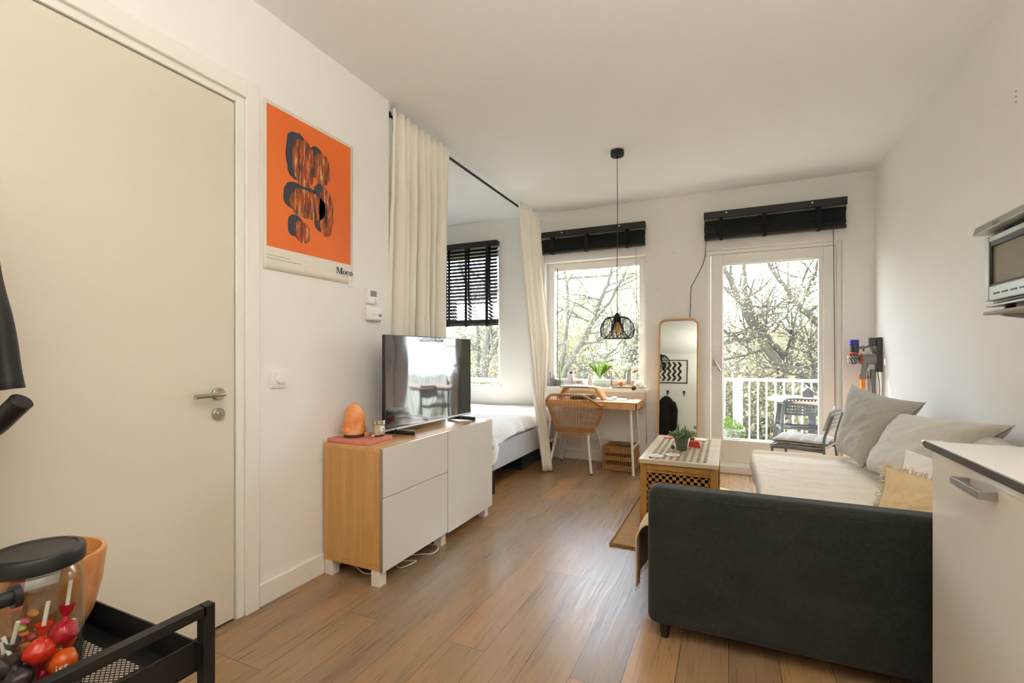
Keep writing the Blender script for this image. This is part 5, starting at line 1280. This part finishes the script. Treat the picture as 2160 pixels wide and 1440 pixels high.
# ------------------------------------------------------------------ balcony
GZ=-3.6
b=B().box(-.62,2.9,YB+T,6.72,-.16,-.02); struct('balcony_floor',b,M['outfloor'],smooth=False)
t=thing('balcony_railing','white balcony railing with slim upright bars beyond the glass door','railing',(.9,6.62,-.02))
obj('top_rail',B().box(-.60,2.9,6.585,6.635,.855,.890),M['outwhite'],t,bevel=.006)
obj('bottom_rail',B().box(-.60,2.9,6.60,6.62,.03,.06),M['outwhite'],t)
x=-.52
while x<2.8:
    if not .02<x<.20: obj('baluster',B().box(x-.009,x+.009,6.602,6.620,.05,.86),M['outwhite'],t,smooth=False)
    x+=.0945
for x in (.105,2.0): obj('post',B().box(x-.055,x+.055,6.585,6.625,-.02,.872),M['outwhite'],t,bevel=.004)
for x in (.04,.17): obj('rail_clip',B().box(x-.006,x+.006,6.575,6.583,.84,.885),M['grey'],t)
struct('balcony_side_wall',B().box(2.75,2.9,YB+T,6.7,-.02,1.1),M['outwhite'],smooth=False)
t=thing('balcony_table','round wooden table with a grey frame on the balcony','table',(.88,6.08,0))
obj('tabletop',B().cyl((.88,6.08,.680),(.88,6.08,.702),.485,n=48),M['outwood'],t,bevel=.004)
obj('apron',B().cyl((.88,6.08,.64),(.88,6.08,.679),.37,n=32),M['outgrey'],t)
for q in (PI*.93,PI*.07,PI*.5):
    dx,dy=math.cos(q),math.sin(q); obj('leg',B().bar((.88+dx*.35,6.08+dy*.33,.66),(.88+dx*.44,6.08+dy*.40,-.02),.075,.05,(dx,dy,0)),M['outgrey'],t,bevel=.006)
make_chair('grey perforated chair out on the balcony in front of the round table',M['outgrey'],M['outgrey'],(.70,5.93,-.022),math.radians(3),'perforated plastic chairs',lr=.018,fr_=.42)
t=thing('garden_lantern','little grey house shaped lantern on the balcony table','lantern',(.82,6.3,.702))
b=B().prism([(-.052,0),(.052,0),(.052,.065),(0,.112),(-.052,.065)],lambda u,v,d:(.82+u,6.3+d,.702+v),-.04,.04); obj('house',b,M['outgrey'],t,smooth=False)
b=B().bar((.82-.062,6.3,.702+.060),(.82,6.3,.702+.117),.095,.006,(-.68,0,.73)).bar((.82+.062,6.3,.702+.060),(.82,6.3,.702+.117),.095,.006,(.68,0,.73)); obj('roof',b,M['chairlight'],t)
obj('window',B().box(.84,.86,6.256,6.261,.735,.76),M['black'],t,smooth=False)
t=thing('planter','grey planter on a stand with leafy green herbs on the balcony','planter',(.02,5.86,0))
obj('box',B().hexa([(-.22,5.76,.15),(.14,5.76,.15),(.14,5.94,.15),(-.22,5.94,.15),(-.25,5.73,.36),(.17,5.73,.36),(.17,5.97,.36),(-.25,5.97,.36)]),M['grey'],t,bevel=.006)
obj('stand',B().box(-.2,.12,5.78,5.92,-.02,.15),M['outgrey'],t)
b=B(); r=random.Random(6)
for i in range(1500):
    q=r.uniform(0,2*PI); rr_=math.sqrt(r.random()); p=Vector((-.04+math.cos(q)*rr_*.21,5.85+math.sin(q)*rr_*.12,.34+r.random()**.8*.16*(1-.55*rr_**2)-.03*rr_))
    if r.random()<.12: p.z-=r.uniform(.04,.12); p.y=5.72+r.uniform(0,.02); p.x=r.uniform(-.02,.16)
    a=Vector((r.gauss(0,1),r.gauss(0,1),r.gauss(0,1))).normalized(); c=a.orthogonal().normalized(); c=Matrix.Rotation(r.uniform(0,6.28),3,a)@c; s_=r.uniform(.008,.016); d=a.cross(c)
    b.add([p-c*s_-d*s_*.6,p+d*s_*.2-c*s_*.2,p+c*s_+d*s_*.6,p-d*s_*.7+c*s_*.3],[(0,1,2,3)])
o=obj('herb_leaves',b,M['leafgreen'],t,smooth=False); o['kind']='stuff'

# ------------------------------------------------------------------ trees
struct('ground',B().box(-70,70,5.9,90,GZ-.2,GZ),M['grass'],smooth=False)
def leaf_cloud(b,pts,n,r,size,spread):
    for _ in range(n):
        p=Vector(r.choice(pts))+Vector((r.gauss(0,spread),r.gauss(0,spread),r.gauss(0,spread)))
        a=Vector((r.gauss(0,1),r.gauss(0,1),r.gauss(0,1))).normalized(); c=a.orthogonal().normalized(); s_=size*r.uniform(.6,1.3); d=a.cross(c)
        b.add([p-c*s_,p-d*s_*.6,p+c*s_,p+d*s_*.6],[(0,1,2,3)])
def grow(b,p,d,ln,rad_,dep,r,tips,up=.12,jit=.28):
    pts=[p]; rs=[rad_]; k=4
    for i in range(k):
        d=(d+Vector((r.gauss(0,jit),r.gauss(0,jit),r.gauss(0,jit)+up))*.5).normalized(); p=p+d*ln/k; pts.append(p); rs.append(rad_*(1-.62*(i+1)/k))
    b.tube(pts,rs,6 if rad_>.03 else 4,cap=False)
    if dep<=2: tips.extend(tuple(q) for q in pts[2:])
    if dep>0:
        for i in range(r.choice((3,4,4,5)) if dep>1 else r.choice((3,4,5))):
            j=r.choice((1,2,3,4)); q=pts[j]; sp=Vector((r.gauss(0,1),r.gauss(0,1),r.gauss(0,.8)+.25)).normalized(); nd=(d*.75+sp*.85).normalized()
            grow(b,q,nd,ln*r.uniform(.52,.78),rs[j]*.62,dep-1,r,tips,up,jit)
def limb_tree(name,label,limbs,seed,nleaf,size,bark,leaf,dep=2,twig=.95,every=2,group=None):
    r=random.Random(seed); t=thing(name,label,'tree',(limbs[0][0][0][0],limbs[0][0][0][1],GZ),group); b=B(); tips=[]
    for pts,r0,r1 in limbs:
        P=spline(pts,6); n=len(P); P=[p+Vector((r.gauss(0,.012),r.gauss(0,.012),r.gauss(0,.012))) for p in P]
        b.tube(P,[r0+(r1-r0)*i/(n-1) for i in range(n)],9)
        for i in range(4,n,every):
            if P[i].z<.2: continue
            rd=(r0+(r1-r0)*i/(n-1)); dd=Vector((r.gauss(0,1),r.gauss(0,.7),r.gauss(0,.8)+.35)).normalized()
            grow(b,P[i],dd,twig*r.uniform(.6,1.3),min(.03,rd*.5),dep,r,tips)
    obj('branches',b,bark,t)
    lb=B(); leaf_cloud(lb,tips,nleaf,r,size,.09); o=obj('leaves',lb,leaf,t,smooth=False); o['kind']='stuff'
    return t
limb_tree('tree','big spreading tree with leaning olive limbs right outside the balcony door',[
  ([(3.0,9.5,GZ),(2.7,9.4,-1.6),(2.2,9.2,-.1),(1.277,9.0,.78),(.74,9.0,1.05),(.388,9.0,1.65),(.207,9.0,2.06),(-.09,9.0,2.73),(-.42,8.9,3.6),(-.7,8.8,4.4)],.125,.018),
  ([(2.6,9.4,-1.2),(1.9,9.35,.25),(1.36,9.3,.80),(.877,9.2,1.127),(.495,9.3,1.65),(.30,9.4,2.25),(.22,9.5,3.1),(.1,9.5,4.1)],.10,.015),
  ([(2.9,9.4,-1.0),(2.2,9.2,.8),(1.375,9.0,1.625),(1.079,9.0,1.94),(.877,9.0,2.265),(.60,9.0,2.72),(.25,8.9,3.5)],.08,.014),
  ([(.47,9.0,1.52),(.28,8.95,1.42),(.1,8.9,1.47),(-.09,9.0,1.62),(-.5,8.9,1.95),(-.95,8.8,2.3)],.04,.01),
  ([(1.06,9.0,1.97),(1.2,9.0,2.3),(1.33,9.0,2.75),(1.3,9.0,3.4)],.035,.010),
  ([(2.3,9.2,.5),(1.8,9.0,1.35),(1.2,8.9,1.4),(.7,8.8,1.55)],.03,.008),
  ([(2.9,9.4,.0),(2.3,9.1,2.0),(1.5,9.0,2.9),(.9,9.0,3.2)],.06,.012)],21,9500,.019,M['bark'],M['leaf'],2,.85,2)
limb_tree('tree','slender tree with one diagonal limb outside the desk window',[
  ([(-3.9,9.2,GZ),(-3.7,9.1,-1.0),(-3.034,9.0,.735),(-2.5,9.0,1.625),(-2.3,9.0,2.1),(-2.127,9.0,2.53),(-1.9,9.0,3.3),(-1.75,9.0,4.2)],.075,.010),
  ([(-2.45,9.0,1.72),(-2.1,9.1,2.2),(-1.8,9.2,2.8),(-1.6,9.2,3.5)],.028,.008),
  ([(-3.5,9.1,-.6),(-3.1,9.2,1.0),(-3.0,9.3,2.2),(-3.15,9.4,3.2),(-3.2,9.4,4.2)],.05,.010),
  ([(-3.6,9.1,-.8),(-2.9,9.6,.5),(-2.2,9.9,1.3),(-1.5,10,2.0),(-1.1,10,2.9)],.035,.008)],22,7500,.018,M['barkpale'],M['leaf'],2,.75,2)
limb_tree('tree','tall pale tree trunk outside the bed window',[
  ([(-5.0,9.0,GZ),(-4.88,9.0,-1.0),(-4.80,9.0,.75),(-4.68,9.0,1.77),(-4.72,9.0,2.8),(-4.6,9.0,4.2)],.13,.05),
  ([(-4.78,9.0,.9),(-4.4,9.0,1.6),(-4.1,9.0,2.4),(-3.95,9.0,3.3)],.06,.012),
  ([(-5.6,9.6,GZ),(-5.6,9.6,-.5),(-5.3,9.7,1.0),(-5.5,9.8,2.2),(-5.9,9.8,3.4)],.08,.02)],23,5200,.019,M['barkpale'],M['leaf'],2,.8,2)
# trees further back: three grown, the rest copies
def back_tree(label,loc,seed,h,n):
    r=random.Random(seed); t=thing('background_tree',label,'tree',loc,'trees behind the balcony'); b=B(); tips=[]
    trunk=[(0,0,0),(r.gauss(0,.1),r.gauss(0,.1),h*.2),(r.gauss(0,.25),r.gauss(0,.2),h*.42),(r.gauss(0,.3),r.gauss(0,.3),h*.62)]
    b.tube(spline(trunk,4),[.16-.0075*i for i in range(13)],8)
    for i in range(13):
        z=h*(.16+.46*i/12); grow(b,Vector((r.gauss(0,.1),r.gauss(0,.1),z)),Vector((r.gauss(0,1),r.gauss(0,1),.55)).normalized(),h*.30*r.uniform(.75,1.1),.05,3,r,tips,.15)
    obj('branches',b,M['barkpale'],t,local=True)
    lb=B(); leaf_cloud(lb,tips,n,r,.036,.22); o=obj('leaves',lb,M['leafdull'],t,smooth=False,local=True); o['kind']='stuff'
    return t
protos=[back_tree('bare branched spring tree behind the limbs of the desk window',(-2.6,14,GZ),31,8.0,9000),
        back_tree('bare branched spring tree behind the limbs of the balcony door',(1.6,13.5,GZ),32,7.2,9000),
        back_tree('bare branched spring tree behind the pale trunk of the bed window',(-7.4,14.5,GZ),33,8.4,9000)]
BT='distant spring tree in the row beyond the garden'
for i,(x,y,k,s_) in enumerate(((-10.5,18,0,1.0),(-7.0,19,1,.95),(-4.3,17.5,2,.85),(-1.2,18,0,.80),(.9,17,2,.88),(3.4,16.5,1,1.0),(4.6,19,0,1.0),(-12.5,21,2,1.0),(-.2,12.6,1,.62),(-5.2,12.8,0,.66),(2.9,22,2,1.0),(-3.0,22,1,.8),(-6.4,24,2,.85),(.4,24,0,.8))):
    dup(protos[k],(x,y,GZ),BT,'distant spring trees',rz=i*1.7,scale=(s_,s_,s_))
# shrubs under the trees
def shrub(loc,seed,n):
    r=random.Random(seed); t=thing('shrub','pale leafy shrub low beneath the trees','shrub',loc,'shrubs beneath the trees'); b=B(); tips=[]
    for i in range(16): grow(b,Vector((r.gauss(0,.5),r.gauss(0,.3),0)),Vector((r.gauss(0,.7),r.gauss(0,.6),1)).normalized(),1.5*r.uniform(.7,1.2),.022,2,r,tips,.1)
    obj('branches',b,M['barkpale'],t,local=True)
    lb=B(); leaf_cloud(lb,tips,n,r,.032,.2); o=obj('leaves',lb,M['leafdull'],t,smooth=False,local=True); o['kind']='stuff'
    return t
sh=shrub((0.2,11.2,GZ),41,7000); sh2=shrub((-2.8,11.5,GZ),42,7000)
for i,(x,y,k) in enumerate(((2.0,11.6,1),(-1.3,11.8,0),(-4.6,11.6,1),(-6.4,12.2,0),(3.6,12.4,0),(.8,13.6,0),(-1.6,14.2,1),(-4,14.6,0),(-6.6,15.2,1),(2.6,15,1),(-9,16,0))):
    s_=1.0+.12*(i%4)+(.35 if y>13 else 0); dup(sh if k==0 else sh2,(x,y,GZ),None,None,rz=i*2.1,scale=(s_*1.25,s_*1.1,s_*1.35))
# far houses
def house(label,x,y,w,h,seed):
    t=thing('apartment_building',label,'building',(x,y,GZ)); obj('walls',B().box(x-w/2,x+w/2,y,y+8,GZ,GZ+h),M['brick'],t,smooth=False)
    obj('roof',B().box(x-w/2-.3,x+w/2+.3,y-.3,y+8.3,GZ+h,GZ+h+.35),M['roof'],t,smooth=False)
    for i in range(int(w//2.4)):
        for j in range(int(h//3)):
            xx=x-w/2+1.2+i*2.4; zz=GZ+1.2+j*3; obj('window',B().box(xx-.55,xx+.55,y-.05,y+.02,zz,zz+1.4),M['farwin'],t,smooth=False)
house('pale distant apartment block glimpsed through the trees of the desk window',-7.2,40,13,11.5,1)
house('long low brick building far behind the balcony trees',9.5,44,16,6.5,2)

# ------------------------------------------------------------------ light
w=bpy.data.worlds.new('sky'); sc.world=w; w.use_nodes=True; nt=w.node_tree; bg=nt.nodes['Background']
tc=nt.nodes.new('ShaderNodeTexCoord'); mp=nt.nodes.new('ShaderNodeMapping'); mp.inputs['Scale'].default_value=(1.5,1.5,4); nt.links.new(tc.outputs['Generated'],mp.inputs[0])
nz=nt.nodes.new('ShaderNodeTexNoise'); nz.inputs['Scale'].default_value=2.2; nz.inputs['Detail'].default_value=5; nt.links.new(mp.outputs[0],nz.inputs['Vector'])
cr=nt.nodes.new('ShaderNodeValToRGB'); nt.links.new(nz.outputs[0],cr.inputs[0]); cr.color_ramp.elements[0].position=.38; cr.color_ramp.elements[0].color=(.56,.75,1,1); cr.color_ramp.elements[1].position=.58; cr.color_ramp.elements[1].color=(1,1,1,1)
nt.links.new(cr.outputs[0],bg.inputs[0]); bg.inputs[1].default_value=SKY
su=bpy.data.lights.new('sun','SUN'); su.energy=SUN; su.angle=.009; su.color=(1,.95,.86)
so=bpy.data.objects.new('sun',su); C.objects.link(so); so.rotation_euler=Vector((.74,-.54,-1)).to_track_quat('-Z','Y').to_euler(); so.location=(-5,12,12)
# unseen ceiling lamp added behind the viewer to lift the room light
s=N('fill_lamp_diffuser'); s.p.inputs['Emission Color'].default_value=(1,.9,.76,1); s.p.inputs['Emission Strength'].default_value=4; s.p.inputs['Base Color'].default_value=(1,1,1,1)
for i,(x,y,pw) in enumerate(FILL_LAMPS):
    t=thing('ceiling_fill_lamp',['flat round ceiling lamp added as fill over the kitchen end','flat round ceiling lamp added as fill near the entrance wall'][i],'ceiling lamp',(x,y,ZC))
    obj('housing',B().lathe([(.20,-.05),(.22,-.045),(.22,0),(0,0)],(x,y,ZC),36),M['whitemetal'],t)
    obj('diffuser',B().cyl((x,y,ZC-.054),(x,y,ZC-.048),.195,n=36),s.m,t)
    a=bpy.data.lights.new('ceiling_fill_light','AREA'); a.shape='DISK'; a.size=.40; a.energy=pw; a.color=(1,.93,.82)
    ao=bpy.data.objects.new('ceiling_fill_light',a); C.objects.link(ao); ao.location=(x,y,ZC-.06)

t=thing('fill_uplighter','slim uplighter added out of view behind the viewer as fill light','floor lamp',(.36,-.12,0))  # unseen lamp added to bounce fill light off the ceiling
obj('base',B().lathe([(.14,0),(.14,.015),(.02,.03),(.012,.04)],(.36,-.12,0),32),M['whitemetal'],t)
obj('pole',B().cyl((.36,-.12,.03),(.36,-.12,1.78),.011,n=14),M['whitemetal'],t)
obj('shade',B().lathe([(.03,1.76),(.10,1.80),(.15,1.88),(.146,1.88),(.096,1.805),(.02,1.775)],(.36,-.12,0),32),M['whitemetal'],t)
a=bpy.data.lights.new('fill_uplight','AREA'); a.shape='DISK'; a.size=.22; a.energy=FILL_UPLIGHT; a.color=(1,.965,.91)
ao=bpy.data.objects.new('fill_uplight',a); C.objects.link(ao); ao.location=(.36,-.12,1.86); ao.rotation_euler=(PI,0,0)

# ------------------------------------------------------------------ camera
cd=bpy.data.cameras.new('camera'); cam=bpy.data.objects.new('camera',cd); C.objects.link(cam); sc.camera=cam
cam.location=(0,0,1.19); cam.rotation_euler=(PI/2,0,math.radians(24.651)); cd.sensor_width=36; cd.lens=995.836/2160*36; cd.shift_y=27/2160; cd.clip_start=.02; cd.clip_end=300
vs=sc.view_settings; vs.view_transform='Standard'; vs.look='None'; vs.gamma=1; vs.use_curve_mapping=False; vs.exposure=EXPO
cy_=sc.cycles; cy_.max_bounces=10; cy_.diffuse_bounces=6; cy_.glossy_bounces=5; cy_.transparent_max_bounces=16; cy_.transmission_bounces=6
cy_.use_denoising=True; cy_.sample_clamp_indirect=8; cy_.caustics_reflective=False; cy_.caustics_refractive=False
